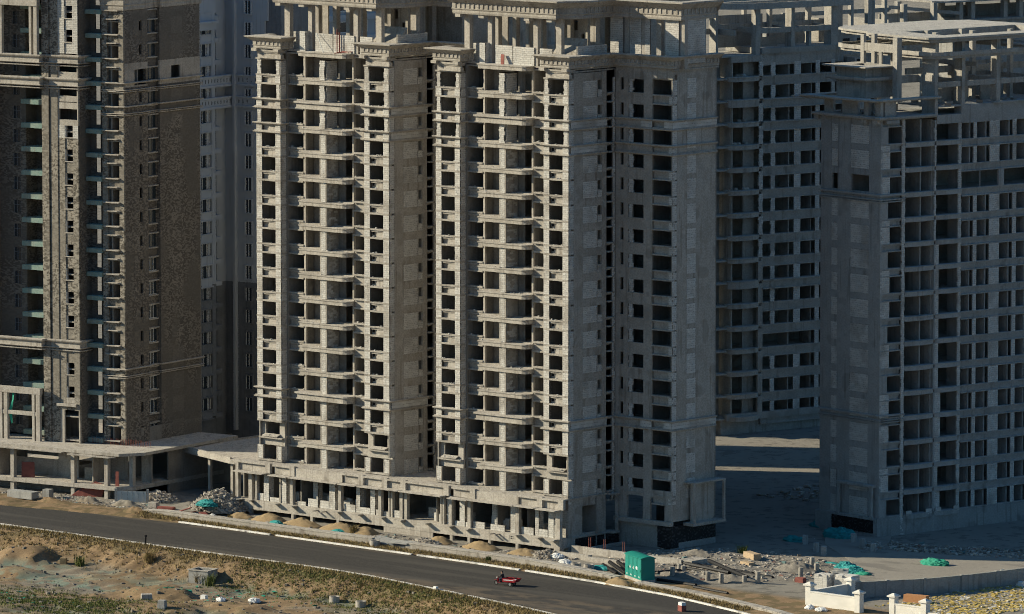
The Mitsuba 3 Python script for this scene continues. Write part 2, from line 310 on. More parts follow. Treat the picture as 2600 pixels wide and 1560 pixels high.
def tower(th, seed, wing, x_lo=-21.62):
    rng = random.Random(seed)
    C = 'concrete'
    D = 16.0
    # floors and the carcass behind the front
    for k in range(-1, 17):
        a = Acc().box(x_lo + .1, -.12, 1.25, D, Z(k) - .16, Z(k) + .02)
        a.box(x_lo + .1, -17.7, .12, 1.25, Z(k) - .16, Z(k) + .02).box(-3.9, -.12, .12, 1.25, Z(k) - .16, Z(k) + .02)
        th.add('floor_slab', a, C)
    inn = Acc()
    zb, zt = Z(-1), Z(16)
    inn.box(x_lo + .3, -.2, 6.2, 6.4, zb, zt)                                       # back of the rooms
    for u, v0 in ((x_lo + .02, .25), (-17.63, 1.0), (-14.98, 1.6), (-6.95, 1.5), (-3.99, .8)): inn.box(u, u + .2, v0 + .02, 6.2, zb, zt)
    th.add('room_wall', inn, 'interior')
    # solid left flank and rear
    dep = 25.5 if wing == 2 else 55.0
    fl = Acc().box(x_lo, x_lo + .25, 1.0, dep, zb, Z(16) + .3).box(x_lo, 0, dep, dep + .25, zb, Z(16) + .3).box(-.25, 0, D, dep, zb, Z(16) + .3).box(x_lo, 0, D, D + .25, zb, Z(16) + .3)
    th.add('flank_wall', fl, C)
    th.add('rear_roof', Acc().box(x_lo, 0, D, dep + .2, Z(16) + .1, Z(16) + .3).box(-15, -1, 14.5, 14.8, Z(16), 66).box(-15, -1, dep - .3, dep, Z(16), 66).box(-15, -14.7, 14.8, dep, Z(16), 66).box(-1.3, -1, 14.8, dep, Z(16), 66).box(-15.5, -.5, 14, dep + .4, 66, 66.3), C)
    # full-height columns of the balcony stack
    for u0, u1, v in ((-14.98, -14.66, 1.28), (-6.95, -6.70, 1.18)): th.box('column', (u0, u1, v, v + .35, zb - .1, Z(16) - .2), C, tone=.7)
    for k in range(-1, 16):
        z0, z1 = Z(k), Z(k + 1)
        top = k >= 13
        # --- the two projecting bays (piers, sill, niche below the sill)
        for (p0, p1, q0, q1, side) in ((-21.62, -20.70, -18.48, -17.63, 0), (-3.99, -3.08, -.94, 0., 1)):
            lo, hi = z0 + .26, z1 - 1.03
            vb = 0.0
            if k == 0:                                                               # plain set-back storey with a hood
                vb = .62
                for a0, a1 in ((p0 + .0, p0 + .85), (q1 - .85, q1)): th.box('pier', (a0, a1, vb, vb + .3, z0 - 1.0, z1 - 1.0), C, tone=.75)
                th.box('spandrel', (p0, q1, vb, vb + .2, z0 - 1.03, z0 + .2), C, tone=.7)
                h = Acc().hexa([[p0 + .75, vb - .62, z0 + .1], [q1 - .75, vb - .62, z0 + .1], [q1 - .75, vb, z0 + .3], [p0 + .75, vb, z0 + .3]], [[p0 + .75, vb - .62, z0 + .2], [q1 - .75, vb - .62, z0 + .2], [q1 - .75, vb, z0 + .42], [p0 + .75, vb, z0 + .42]], tone=.8)
                th.add('hood', h, C)
                th.box('ledge', (p0, q1 + .02, -.02, .7, z1 - 1.03, z1 - .86), C, tone=.7)
            else:
                zz0 = Z(k) + .06 if k == -1 else z0 - .8
                for i, (a0, a1) in enumerate(((p0, p1), (q0, q1))):
                    if top:                                                          # bare block piers with toothed edges, between thin posts
                        th.wall('x', vb + .02, -1, a0 + .1, a1 - .1, z0 + .26, hi, rng, L=.45, rag=.14, prio=.3 if k > 13 else 0, name='pier')
                        th.wall('x', vb, -1, a0, a1, z0 - .8, z0 + .05, rng, L=.5, prio=.2, name='pier')
                    elif k == -1:
                        th.wall('x', vb + .02, -1, a0 + .12, a1 - .12, z0 + .3, hi, rng, L=.45, prio=.2, name='pier')
                        for b0 in (a0, a1 - .12): th.box('post', (b0, b0 + .12, vb, vb + .25, z0 + .2, hi), C, tone=.8)
                    else:
                        th.wall('x', vb, -1, a0, a1, z0 + .26, hi, rng, L=.5, prio=.1, name='pier')
                        th.wall('x', vb, -1, a0, a1, z0 - .8, z0 + .05, rng, L=.5, prio=.1, name='pier')
                # inner reveal of the left bay, the block return of the right bay
                if not side: th.wall('y', q1, 1, .05, 1.2, z0 - 1.0, hi, rng, L=.5, name='return_wall')
                else: th.wall('y', p0, -1, .05, 1.2, z0 - 1.0, hi, rng, L=.5, name='return_wall')
                # thin slabs at sill and at niche floor
                a = Acc(); ov = .03
                pth = [(p0, .9), (p0, 0), (q1, 0), (q1, 1.2)] if side else [(p0, 1.2), (p0, 0), (q1, 0), (q1, 1.2)]
                if side == 1: pth = [(p0, .9), (p0, 0), (q1, 0)]
                if k in BANDS:
                    full = [(p0, .9), (p0, 0), (q1, 0), (q1, 6.9)] if side else pth
                    prof_t = [(-.5, z0 + .02), (.16, z0 + .02), (.3, z0 + .16), (.34, z0 + .16), (.34, z0 + .28), (-.5, z0 + .28)]
                    prof_b = [(-.5, z0 - 1.04), (.12, z0 - 1.04), (.3, z0 - .95), (.3, z0 - .84), (.18, z0 - .82), (.18, z0 - .72), (-.5, z0 - .72)]
                    th.add('ledge', Acc().sweep(full, prof_t, tone=.7), C); th.add('ledge', Acc().sweep(full, prof_b, tone=.65), C)
                    if side: th.wall('y', .14, 1, .3, 6.9, z0 - .72, z0 + .02, rng, L=.75, H=.37, prio=.4, name='band_wall')
                else:
                    ledge(a, pth, z0 + .06, z0 + .25, ov); th.add('ledge', a, C)
                    if k > -1: th.add('ledge', (lambda x: (ledge(x, pth, z0 - 1.02, z0 - .81, ov), x)[1])(Acc()), C)
                # niche back
                sp = Acc().box(p1 - .05, q0 + .05, .42, .55, z0 - .82, z0 + .08, tone=.55)
                sp.box(p1 + .95, q0 + .02, .2, .42, z0 - .80, z0 - .02 - .2 * (k % 2), tone=.95)
                th.add('spandrel', sp, C)
                if side and rng.random() < .85: th.box('duct_opening', (p1 + .12, p1 + .42, .36, .43, z0 - .55, z0 - .1), 'black')
        # --- recessed bays beside the balconies
        for (b0, b1, v) in ((-17.6, -14.98, 1.2), (-6.68, -4.0, 1.0)):
            a = Acc().box(b0, b1, v - .05, v + .6, z0 + .1, z0 + .29).box(b0, b1, v - .05, v + .6, z0 - 1.0, z0 - .82)
            th.add('ledge', a, C)
            sp = Acc().box(b0, b1, v + .3, v + .42, z0 - .83, z0 + .12)
            th.add('spandrel', sp, C)
        # --- balcony
        big = k in (2, 14)
        e = .22 if big else 0
        pl = [(-14.62 - e, 1.5), (-14.62 - e, .05 - e), (-14.5 - e, -.1 - e), (-7.45 + e, -.1 - e), (-6.98 + e, .08 - e), (-6.78 + e, .5), (-6.74, 1.5)]
        zt_ = z0 + (.2 if big else -.08)
        a = Acc()
        cc = np.array(pl)[:, :]
        def grow(p, g): return [(x + (g if x > -10 else -g) * (1 if abs(y - 1.5) > .01 or True else 0), y - (g if y < 1 else 0)) for x, y in p]
        if big:
            a.prism(pl, zt_ - .82, zt_ - .3, tone=.75).prism(grow(pl, .1), zt_ - .9, zt_ - .78, tone=.7).prism(grow(pl, .10), zt_ - .3, zt_ - .19, tone=.7).prism(grow(pl, .24), zt_ - .19, zt_, tone=.72)
        else:
            a.prism(pl, zt_ - .57, zt_ - .13, tone=.75).prism(grow(pl, .09), zt_ - .13, zt_, tone=.68)
        a.box(-14.62, -6.76, 1.5, 2.6, zt_ - .3, zt_ - .02)
        if k >= 0: th.add('balcony', a, C)
        # dividing wall: a block-faced pier at the balcony edge, running back into the flat
        pw = Acc().box(-11.28, -11.12, .1, 6.2, z0, z1 - .6).box(-10.36, -10.2, .1, 2.3, z0, z1 - .6)
        if top:
            th.wall('x', .08, -1, -11.35, -10.35, z0 - .05, z1 - .66, rng, L=.45, rag=.16, prio=.4, name='party_wall')
        else:
            th.add('party_wall', pw, C)
            th.wall('x', .1, -1, -11.1, -10.38, z0 - .05, z1 - .66, rng, L=.42, prio=.35, name='party_wall')
        th.wall('y', -10.2, 1, .25, 2.1, z0, z1 - .7, rng, name='return_wall')
        jb = Acc().box(-14.6, -11.3, 2.75, 2.9, z1 - .75, z1 - .1).box(-14.62, -13.6, 2.75, 2.9, z0, z1).box(-10.2, -6.9, 2.35, 2.5, z1 - .75, z1 - .1).box(-10.2, -9.1, 2.35, 2.5, z0, z1)
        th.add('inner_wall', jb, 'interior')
        # --- right-hand flank: concrete with a block panel, a slot window and a stack of plant shelves
        a = Acc().box(-.22, 0, 1.02, 2.62, z0 - .2, z1 - .2, tone=.5).box(-.22, -.01, 2.62, 6.15, z1 - 1.23, z1 - .25, tone=.45)
        a.box(-.22, 0, 6.17, 6.92, z0 - .2, z1 - .2, tone=.5).box(-.22, .02, 5.22, 6.2, z0 + .55, z0 + .68).box(-.3, .03, 5.24, 5.32, z0 + .68, z0 + 2.02, tone=.75).box(-.3, .03, 6.1, 6.18, z0 + .68, z0 + 2.02, tone=.75)
        th.add('side_wall', a, C)
        th.wall('y', .012, 1, 2.64, 5.2, z0 - .24, z0 + 1.79, rng, L=.62, H=.225, prio=.6, name='infill_panel')
        th.wall('y', .0, 1, 5.3, 6.12, z0 - .24, z0 + .56, rng, L=.4, name='infill_panel')
        th.wall('y', .0, 1, .05, .98, z0 - .8, z1 - 1.0, rng, L=.5, prio=.15, name='return_wall')
        a = Acc().box(-.3, .32, 6.95, 8.2, z0 + .05, z0 + .22).box(-.3, .32, 6.95, 8.2, z0 - 1.0, z0 - .85)
        th.add('plant_shelf', a, C)
        th.wall('x', 8.2, 1, -.25, .3, z0 - .85, z0 + .05, rng, L=.3)
        th.wall('y', .3, 1, 7.68, 8.2, z0 - .84, z0 + .04, rng, L=.3, prio=.05, name='shelf_pier')
        th.wall('y', .26, 1, 7.85, 8.2, z0 + .24, z1 - 1.0, rng, L=.3, prio=.05, name='shelf_pier')
    # roof slab of the balcony stack, debris edge
    zt_ = 58.3
    pl = [(-14.7, 1.6), (-14.66, 0), (-14.55, -.12), (-7.4, -.12), (-6.95, .06), (-6.72, .5), (-6.7, 1.6)]
    th.add('balcony', Acc().prism(pl, zt_ - .6, zt_ - .14, tone=.75).prism([(x + (.1 if x > -10 else -.1), y - (.1 if y < 1 else 0)) for x, y in pl], zt_ - .14, zt_, tone=.7), C)
    th.add('roof_slab', Acc().box(x_lo + .1, -.05, 1.2, D + .2, 58.1, 58.28).box(x_lo + .1, -17.7, 0, 1.3, 57.95, 58.2).box(-3.95, -.02, 0, 1.3, 57.95, 58.2), C)
    # heads of the projecting bays: consoles, block, cornice
    for p0, q1, side in ((-21.62, -17.63, 0), (-3.99, 0, 1)):
        th.add('ledge', Acc().box(p0 - .05, q1 + .05, -.06, .9, 56.98, 57.14), C)
        th.add('spandrel', Acc().box(p0 + .15, q1 - .02, .25, .5, 57.1, 58.2, tone=.5), C)
        h = Acc().box(q1 - 2.35, q1 + .35, -.28, .3, 57.14, 57.62, tone=.85)
        h.hexa([[p0 + .55, -.25, 57.14], [q1 - 2.35, -.25, 57.14], [q1 - 2.35, .2, 57.14], [p0 + .55, .2, 57.14]], [[p0 + .55, -.25, 57.66], [q1 - 2.35, -.25, 57.3], [q1 - 2.35, .2, 57.3], [p0 + .55, .2, 57.66]], tone=.85)
        th.add('console', h, C)
        for c0 in (p0 - .42, q1 - .8): th.box('bracket', (c0, c0 + .85, -.42, .3, 57.98, 58.34), C, tone=.85)
    cornice(th, [(-21.7, 3.5), (-21.7, -.1), (-17.5, -.1), (-17.5, 1.7)], 58.34, 59.88, .95)
    cornice(th, [(-4.1, 1.7), (-4.1, -.1), (.1, -.1), (.1, 8.05)] + ([(9.45, 8.05), (9.45, 16.6)] if wing == 2 else [(7.4, 8.05)]), 58.34, 59.88, .95)
    th.add('cornice_top', Acc().box(-22.2, -17.2, -.5, 1.6, 59.72, 59.9).box(-4.7, .5, -.5, 1.6, 59.72, 59.9), C)
    # roof terrace: block parapet, tall posts, crowning ring
    rp = lambda a0, a1, y, z1, pr=.9: th.wall('x', y, -1, a0, a1, 58.28, z1, rng, L=.62, H=.25, prio=pr, name='parapet')
    rp(-14.9, -14.0, .55, 60.75); rp(-13.0, -10.15, 1.25, 60.55); rp(-10.0, -6.6, 1.2, 60.5); rp(-5.9, -3.9, 1.45, 60.45)
    rp(-17.6, -14.9, 2.4, 60.5); th.wall('y', -14.0, 1, .6, 1.9, 58.28, 60.75, rng, prio=.8, name='parapet')
    th.wall('y', .0 - .5, 1, 2.2, 7.6, 59.7, 60.9, rng, prio=.8, name='parapet')
    th.wall('y', -6.6, 1, 1.25, 2.2, 58.28, 60.45, rng, name='parapet')
    for (u0, u1, v, zc) in ((-18.0, -17.15, 1.25, 58.3), (-14.25, -13.6, 1.35, 58.3), (-6.85, -6.15, 1.35, 58.3), (-3.3, -2.45, 1.45, 58.3)):
        th.box('roof_column', (u0, u1, v, v + .62, zc, 64.2), C, tone=.8)
        th.box('bracket', (u0 - .7, u0 + .15, v - .95, v + .2, 63.75, 64.2), C, tone=.85)
    for (u0, u1, v) in ((-18.2, -17.2, 6.5), (-13.5, -12.9, 5.0), (-11.0, -10.4, 4.6), (-9.9, -9.1, 5.6), (-6.4, -5.9, 7.0), (-14.2, -13.4, 9.5), (-2.6, -1.7, 6.9), (-8.3, -7.7, 11.), (-4.6, -4.0, 12.5)):
        th.box('roof_column', (u0, u1, v, v + .7, 58.28, 64.4), C, tone=.7)
    core = Acc().box(-7.2, -7.0, 8.0, 11, 58.28, 64.2).box(-7.2, -4.0, 8, 8.25, 58.28, 60.2).box(-7.2, -6.4, 8, 8.25, 60.2, 64.2).box(-5.6, -5.0, 8, 8.25, 60.2, 64.2).box(-4.5, -4.0, 8, 8.25, 60.2, 64.2).box(-6.4, -5.6, 8, 8.25, 61.2, 62.3).box(-6.4, -5.6, 8, 8.25, 63.5, 64.2).box(-5.0, -4.5, 8, 8.25, 61.9, 64.2).box(-7.2, -4, 11, 11.2, 58.28, 64.2).box(-4.2, -4.0, 8.2, 11, 58.28, 64.2)
    th.add('stair_core', core, C)
    th.add('stair_core', Acc().box(-19.0, -17.9, 9, 9.2, 58.28, 64).hexa([[-5.4, 3.2, 59.6], [-1.6, 3.2, 59.6], [-1.6, 5.2, 59.6], [-5.4, 5.2, 59.6]], [[-5.4, 3.2, 59.8], [-1.6, 3.2, 59.8], [-1.6, 5.2, 61.6], [-5.4, 5.2, 61.6]]), C)
    th.add('roof_slab', Acc().box(x_lo + 2, -1, 3.5, D - 1, 65.9, 66.1), C)
    ring = [(-18.9, 12.0), (-18.9, .35), (-2.35, .35), (-2.35, 1.1), (-1.2, 2.2), (-.6, 3.4), (-.6, 8.6)] + ([(1.2, 8.9), (4.5, 9.0), (7.4, 8.9), (10.0, 9.0), (10.0, 15.5)] if wing == 2 else [(7.2, 8.6)])
    cornice(th, ring, 64.15, 66.4, 1.25, part='crown', step=.72)
    # --- the rear wing
    if wing == 2:
        V = 8.3; W = 9.3
        for k in range(-1, 16):
            z0, z1 = Z(k), Z(k + 1)
            a = Acc()
            for x0, x1, lo, hi in ((.3, 1.0, z0, z1), (1.55, 2.3, z0, z1), (4.75, 6.1, z0, z1)): a.box(x0, x1, V, V + .25, z0 - .2, z1 - .2)
            a.box(1.0, 1.55, V, V + .25, z0 - .3, z0 + .55).box(1.0, 1.55, V, V + .25, z1 - 1.0, z1 - .3)
            a.box(2.3, 4.75, V + .02, V + .25, z1 - 1.1, z1 + .2).box(2.2, 4.8, V - .06, V + .25, z0 + .2, z0 + .32)
            a.box(6.1, W, V + .35, V + .5, z1 - 1.05, z1 - .1)
            th.add('wing_wall', a, C, label=None)
            th.wall('x', V + .02, -1, 2.3, 3.1, z0 + .33, z1 - 1.1, rng, L=.4, rag=.2, name='infill_panel')
            th.wall('x', V + .02, -1, 2.3, 2.32, z0, z0 + .1, rng)
            th.add('ledge', Acc().box(6.1, W + .03, V - .05, V + .5, z0 + .06, z0 + .22).box(6.1, W + .03, V - .05, V + .5, z0 - 1.0, z0 - .84), C)
            th.add('spandrel', Acc().box(6.1, W - .6, V + .3, V + .42, z0 - .85, z0 + .08, tone=.55), C)
            th.wall('x', V, -1, W - .55, W, z0 - .84, z0 + .05, rng, L=.35, name='pier')
            th.wall('y', W, 1, V + .03, V + .85, z0 + .23, z1 - 1.0, rng, L=.4, name='return_wall'); th.wall('y', W, 1, V + .03, V + .85, z0 - .84, z0 + .05, rng, L=.4, name='return_wall')
            b = Acc().box(W - .25, W - .005, V + .88, 11.0, z0 - .25, z1 - .25, tone=.5 + .2 * rng.random()).box(W - .25, W - .01, 12.68, 16.4, z0 - .25, z1 - .25, tone=.5 + .2 * rng.random()).box(W - .25, W - .01, 11.0, 12.68, z1 - .85, z1 - .25)
            th.add('wing_side_wall', b, C)
            th.wall('y', W + .01, 1, 11.02, 12.66, z0 - .24, z1 - .86, rng, L=.55, H=.26, prio=.3, name='infill_panel')
            if k in BANDS:
                pth = [(0.4, V), (W, V), (W, 16.4)]
                th.add('ledge', Acc().sweep(pth, [(-.4, z0 + .02), (.16, z0 + .02), (.32, z0 + .16), (.36, z0 + .16), (.36, z0 + .28), (-.4, z0 + .28)]), C)
                th.add('ledge', Acc().sweep(pth, [(-.4, z0 - 1.04), (.12, z0 - 1.04), (.3, z0 - .95), (.3, z0 - .84), (.16, z0 - .82), (.16, z0 - .7), (-.4, z0 - .7)]), C)
                if k != 13: th.wall('y', W + .14, 1, V - .1, 16.4, z0 - .7, z0 + .02, rng, L=.8, H=.36, prio=.3, name='band_wall'); th.wall('x', V - .14, -1, W - 1.2, W + .1, z0 - .7, z0 + .02, rng, L=.6, H=.36, name='band_wall'); th.wall('x', V - .14, -1, 4.4, 6.2, z0 - .7, z0 + .02, rng, L=.6, H=.36, name='band_wall')
            th.add('floor_slab', Acc().box(-.1, W - .1, V + .3, 16.3, z0 - .16, z0 + .02), C)
        iw = Acc().box(0, W - .3, 12.2, 12.4, Z(-1), Z(16)).box(5.2, 5.4, V + .3, 12.3, Z(-1), Z(16)).box(0, W, 16.3, 16.5, 0, Z(16) + .3).box(.05, .3, V, 12, Z(-1), Z(16))
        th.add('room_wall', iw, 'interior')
        th.add('spandrel', Acc().box(.3, W - .02, V + .05, V + .25, Z(16) - .9, Z(16) + .5).box(W - .25, W - .02, V, 16.4, Z(16) - .3, Z(16) + .5), C)
        # penthouse of the wing
        for x0, x1, yy in ((1.5, 3.3, 9.45), (-1.4, .6, 9.2), (7.3, 9.4, 9.3), (4.0, 4.75, 9.4)):
            th.wall('x', yy, -1, x0, x1, 58.9, 64.2, rng, L=.6, H=.25, prio=.6, name='parapet')
        for x0 in (.62, 3.32, 5.7, 9.42): th.box('roof_column', (x0, x0 + .75, 9.5, 10.1, 58.3, 64.3), C, tone=.5)
        th.add('roof_slab', Acc().box(0, W + .3, V, 16.5, 58.1, 58.3), C)
        th.wall('y', 10.0, 1, 9.6, 13.5, 58.9, 64.2, rng, name='parapet')
        th.add('roof_slab', Acc().poly(Polygon([(.3, 12), (14, 10.5), (14, 12.2), (.3, 14)]), 60.2, 60.4), C) if False else None
    else:
        V = 8.3
        a = Acc()
        for k in range(-1, 16):
            z0, z1 = Z(k), Z(k + 1)
            a.box(0, 2.2, V, V + .25, z0 - .2, z1 - .2).box(3.4, 7.5, V, V + .25, z0 - .2, z1 - .2).box(2.2, 3.4, V, V + .25, z1 - 1.2, z1 - .2)
            th.add('floor_slab', Acc().box(0, 7.5, V - .08, 15, z0 - .2, z0), C)
        th.add('wing_wall', a, C)
        th.add('wing_wall', Acc().box(0, 7.5, 13, 13.2, Z(-1), 58.3).box(0, 7.5, V, V + .3, Z(16) - .4, 58.3).box(0, 7.6, V, 16, 58.1, 58.3), C)
    # rubble lying on the ledges
    cl = Acc()
    for _ in range(260):
        k = rng.randint(-1, 15); b = rng.choice(((-20.6, -18.5, -.0, .35, .26), (-3.0, -1.0, 0., .35, .26), (-17.3, -15.1, 1.2, 1.6, .3), (-6.5, -4.2, 1.0, 1.5, .3), (-14.4, -7.4, .0, .8, -.07), (-3., -1., .02, .3, -.8)))
        s = rng.uniform(.06, .22)
        cl.obox((rng.uniform(b[0], b[1]), rng.uniform(b[2], b[3])), s, s * rng.uniform(.5, 1), s * .6, rng.uniform(0, 3), Z(k) + b[4], tone=rng.uniform(.5, 1))
    th.add('rubble', cl, 'block', kind='stuff')
    th.flush_blocks()

t1 = Thing('concrete_tower', 'left of the two sunlit unfinished concrete towers, grey block piers and open balconies', 'tower', o=(-29.457, 0, 0), sx=1.048, group='twin sunlit towers')
tower(t1, 11, 1)
t2 = Thing('concrete_tower', 'right of the two sunlit unfinished concrete towers, with a shaded flank and rear wing', 'tower', group='twin sunlit towers')
tower(t2, 12, 2)
# lower storeys of the right tower under the podium line
a = Acc().box(-.25, 0, 0, 1.05, -.8, 6.5).box(-.25, -.01, 1.05, 5.2, 5.2, 6.5).box(-.25, -.01, 1.05, 5.2, .9, 1.9).box(-.25, 0, 5.2, 6.9, -.8, 6.5).box(-.25, -.02, 1.05, 2.6, 1.9, 5.2)
a.box(-.6, 1.1, 6.9, 8.3, 6.2, 6.4).box(-.6, 1.1, 6.9, 8.3, 1.5, 1.75).box(.7, 1.0, 7.8, 8.1, 1.7, 6.2)
t2.add('base_wall', a, 'concrete')
t2.add('base_wall', Acc().box(-4, 0, 6, 6.2, -.5, 6.4), 'interior')
t2.add('waterproofing', Acc().box(-.2, .03, 1.2, 6.6, -.4, 1.35).box(-.2, .9, 7.0, 8.28, -.5, 1.3), 'waterproofing', label='black waterproof coating on the foot of the flank')
b = Acc()
V, W = 8.3, 9.3
for x0, x1 in ((.3, 2.2), (4.75, 5.9), (8.2, W)): b.box(x0, x1, V, V + .3, 3.5, 6.6)
b.box(.3, W, V + .02, V + .3, 7.3 - 1.0, 7.2).box(.3, W + .05, V - .35, V + .3, 3.0, 3.5).box(.3, W - 1.6, V + .4, V + .6, -.5, 3.0)
b.box(W - .3, W - .01, V, 16.4, 3.5, 6.6).box(W - .3, W - .005, V, 16.4, 6.0, 6.6)
t2.add('base_wall', b, 'concrete')
t2.add('waterproofing', Acc().box(W - 2.2, W + .05, V - .05, 9.6, .3, 2.9).box(W - .3, W + .06, V, 16.5, .9, 3.0), 'waterproofing', label='black waterproof coating under the rear wing')
t2.add('base_wall', Acc().box(W - .2, W + .03, V, 16.5, -.6, .9), 'concrete_grey')
pc = Acc().box(W, W + 1.6, 10.6, 16.6, 8.0, 8.2).box(W + 1.35, W + 1.6, 10.7, 11.0, 3.2, 8.0).box(W + 1.35, W + 1.6, 16.2, 16.5, 3.2, 8.0).box(W, W + 1.65, 10.5, 16.6, 2.9, 3.25).box(W + .3, W + .5, 11.4, 15.6, 3.2, 7.9)
t2.add('porch', pc, 'concrete')

# ------------------------------------------------------------------ the row of open shops under the towers
pod = Thing('shop_podium', 'long low row of open unfinished shops under the twin towers, thin canopies above', 'shop row')
rng = random.Random(5)
F0 = -1.8
C = 'concrete'
pod.add('roof_slab', Acc().box(-54.3, .2, -1.5, 8.3, 6.2, 6.38).box(-54.3, -51.6, -1.5, 8, 6.2, 6.4), C)
pod.add('floor_slab', Acc().box(-54.3, .2, -1.75, 8, 1.45, 1.63), C)
pod.add('ground_beam', Acc().box(-54.35, .26, F0, F0 + .3, .45, 1.64, tone=.8).box(-.1, .26, F0, 1.0, .45, 1.64), C)
pod.add('back_wall', Acc().box(-54.2, .1, 5.0, 5.2, .2, 6.3).box(-54.3, -54.1, 1.5, 5, -.5, 6.3), 'interior')
for x in (-51.7, -44.4, -36.6, -17.5, -14.6, -6.7, -11.2, -41.1): pod.box('pile_post', (x - .22, x + .22, F0 + .02, F0 + .45, -.9, .46), C)
pod.box('pile_post', (-.62, .3, F0 - .08, F0 + .7, -.9, .6), C, tone=.8)
pod.box('plinth_wall', (-28.8, -20.6, F0 + .05, F0 + .3, -.8, .46), C, tone=.75)
pod.add('plinth_wall', Acc().box(-54, 0, 3, 3.2, -.9, .5), 'interior')
# columns: (from, to, masonry or cast, setback)
for a0, a1, k, sb in ((-54.3, -53.8, 0, 0), (-52.0, -51.4, 0, 0), (-50.9, -50.65, 0, .1), (-49.6, -48.7, 1, .3), (-46.5, -45.7, 1, .3), (-46.8, -46.6, 0, .2), (-44.8, -44.3, 0, 0), (-42.3, -41.5, 1, 1.6), (-38.3, -37.3, 1, .3), (-36.5, -36.0, 0, 0), (-33.8, -33.15, 1, .4), (-31.3, -30.5, 1, .3),
                      (-29.7, -29.2, 0, 0), (-28.2, -27.98, 0, .2), (-27.75, -27.5, 0, .2), (-26.1, -25.6, 0, 0), (-25.4, -24.95, 0, .1), (-19.4, -19.15, 0, .1), (-19.0, -18.75, 0, .1), (-18.5, -17.9, 1, .4), (-17.8, -17.4, 0, 0), (-16.35, -15.5, 1, .3), (-14.8, -14.3, 0, 0), (-12.2, -11.4, 1, 1.6),
                      (-8.0, -7.2, 1, .3), (-6.9, -6.4, 0, 0), (-4.1, -3.5, 1, .4), (-1.85, -1.0, 1, .3), (-.46, .26, 0, 0)):
    if k: pod.wall('x', F0 + sb, -1, a0, a1, 1.64, 5.15, rng, L=.5, th=.25, prio=.3, name='pier'); pod.wall('y', a1, 1, F0 + sb + .02, F0 + sb + .9, 1.64, 5.15, rng, L=.5, name='pier')
    else: pod.box('column', (a0, a1, F0 + sb, F0 + sb + .5, 1.6, 5.25), C, tone=.8)
CAN = [(-53.8, -48.6), (-47.6, -44.4), (-44.1, -35.8), (-35.6, -32.6), (-32.3, -28.6), (-28.4, -25.5), (-25.3, -18.3), (-17.2, -13.95), (-13.8, -6.45), (-6.3, -3.0), (-2.8, .4)]
for i, (a0, a1) in enumerate(CAN):
    jit = rng.uniform(-.06, .06)
    pod.add('canopy', Acc().box(a0, a1, F0 - 1.15, F0 + .1, 5.12 + jit, 5.24 + jit, tone=.8).box(a0 + .1, a1 - .1, F0 - .1, F0 + .15, 4.95, 5.14), C)
    wide = a1 - a0 > 6.5 and i in (2, 8)
    if wide: pod.box('fascia_panel', (a0, a1, F0, F0 + .25, 5.24, 6.3), C, tone=.85)
    else:
        p = Acc().box(a0 - .1, a1 + .1, F0 + .22, F0 + .4, 5.24, 6.2, tone=.5)
        p.box(a0 + 1.4, a1 - .3, F0 + .05, F0 + .3, 5.26, 5.72, tone=.95)
        pod.add('fascia_panel', p, C)
        pod.box('coping', (a0 - .15, a1 + .2, F0 - .12, F0 + .5, 6.2, 6.42), C, tone=.75)
        pod.box('pilaster', (a1 - .35, a1 + .5, F0 - .12, F0 + .3, 5.24, 6.5), C, tone=.85)
        if i % 2 == 0: pod.box('pilaster', (a0 - .25, a0 + .1, F0 - .08, F0 + .3, 5.24, 6.45), C, tone=.85)
for x in (-53.5, -51.4, -47.0, -44.1, -36.3, -32.7, -28.9, -25.7, -21.3, -17.5, -14.7, -6.6, -3.0, -.6):
    w = rng.uniform(.7, 1.5)
    pod.box('bracket_slab', (x - w / 2, x + w / 2, F0 - rng.uniform(.7, 1.0), F0, 1.5, 1.64), C, tone=.5)
for x in (-40.0, -38.6, -10.4, -9.6): pod.box('bracket_slab', (x - .12, x + .12, F0 - .9, F0, 1.3, 1.42), C, tone=.5)
h = Acc()
for i in range(3):
    for jj in range(2): h.box(-7.9 + .25 * i, -7.76 + .25 * i, F0 - .012, F0 + .05, .95 + .22 * jj, 1.09 + .22 * jj)
pod.add('drain_hole', h, 'black')
for a0, a1, hgt in ((-50.6, -49.7, .9), (-48.6, -47, .55), (-43.9, -42.4, .5), (-42, -40.3, 1.0), (-39.9, -38.4, .95), (-35.8, -33.9, .9), (-33.1, -31.4, .75), (-30.4, -29.8, .7), (-29.1, -28.3, .6), (-27.4, -26.2, .9), (-17.2, -16.4, .6), (-15.4, -14.9, .6), (-14.2, -12.3, .8), (-11.3, -9.0, .75), (-6.3, -4.3, .9), (-3.4, -2, .9), (-.95, -.5, 1.6)):
    pod.wall('x', F0 + .35, -1, a0, a1, 1.64, 1.64 + hgt, rng, L=.55, H=.28, prio=.25, name='low_parapet')
for a0 in (-54, -49, -44, -39, -33, -28, -21, -16, -11, -6): pod.add('back_wall', Acc().box(a0 - .1, a0 + .1, 1.6 - 2.2, 5, 1.6, 6.2), 'interior')
# stub wall joining podium and right tower
pod.flush_blocks()
t2.wall('x', -.05, -1, -1.0, -.02, -.3, 4.9, random.Random(3), L=.5)
t2.add('base_wall', Acc().box(-1.1, -.26, .0, .25, -.8, 6.5), 'concrete')
t2.flush_blocks(most=0, rest='pier_blocks')

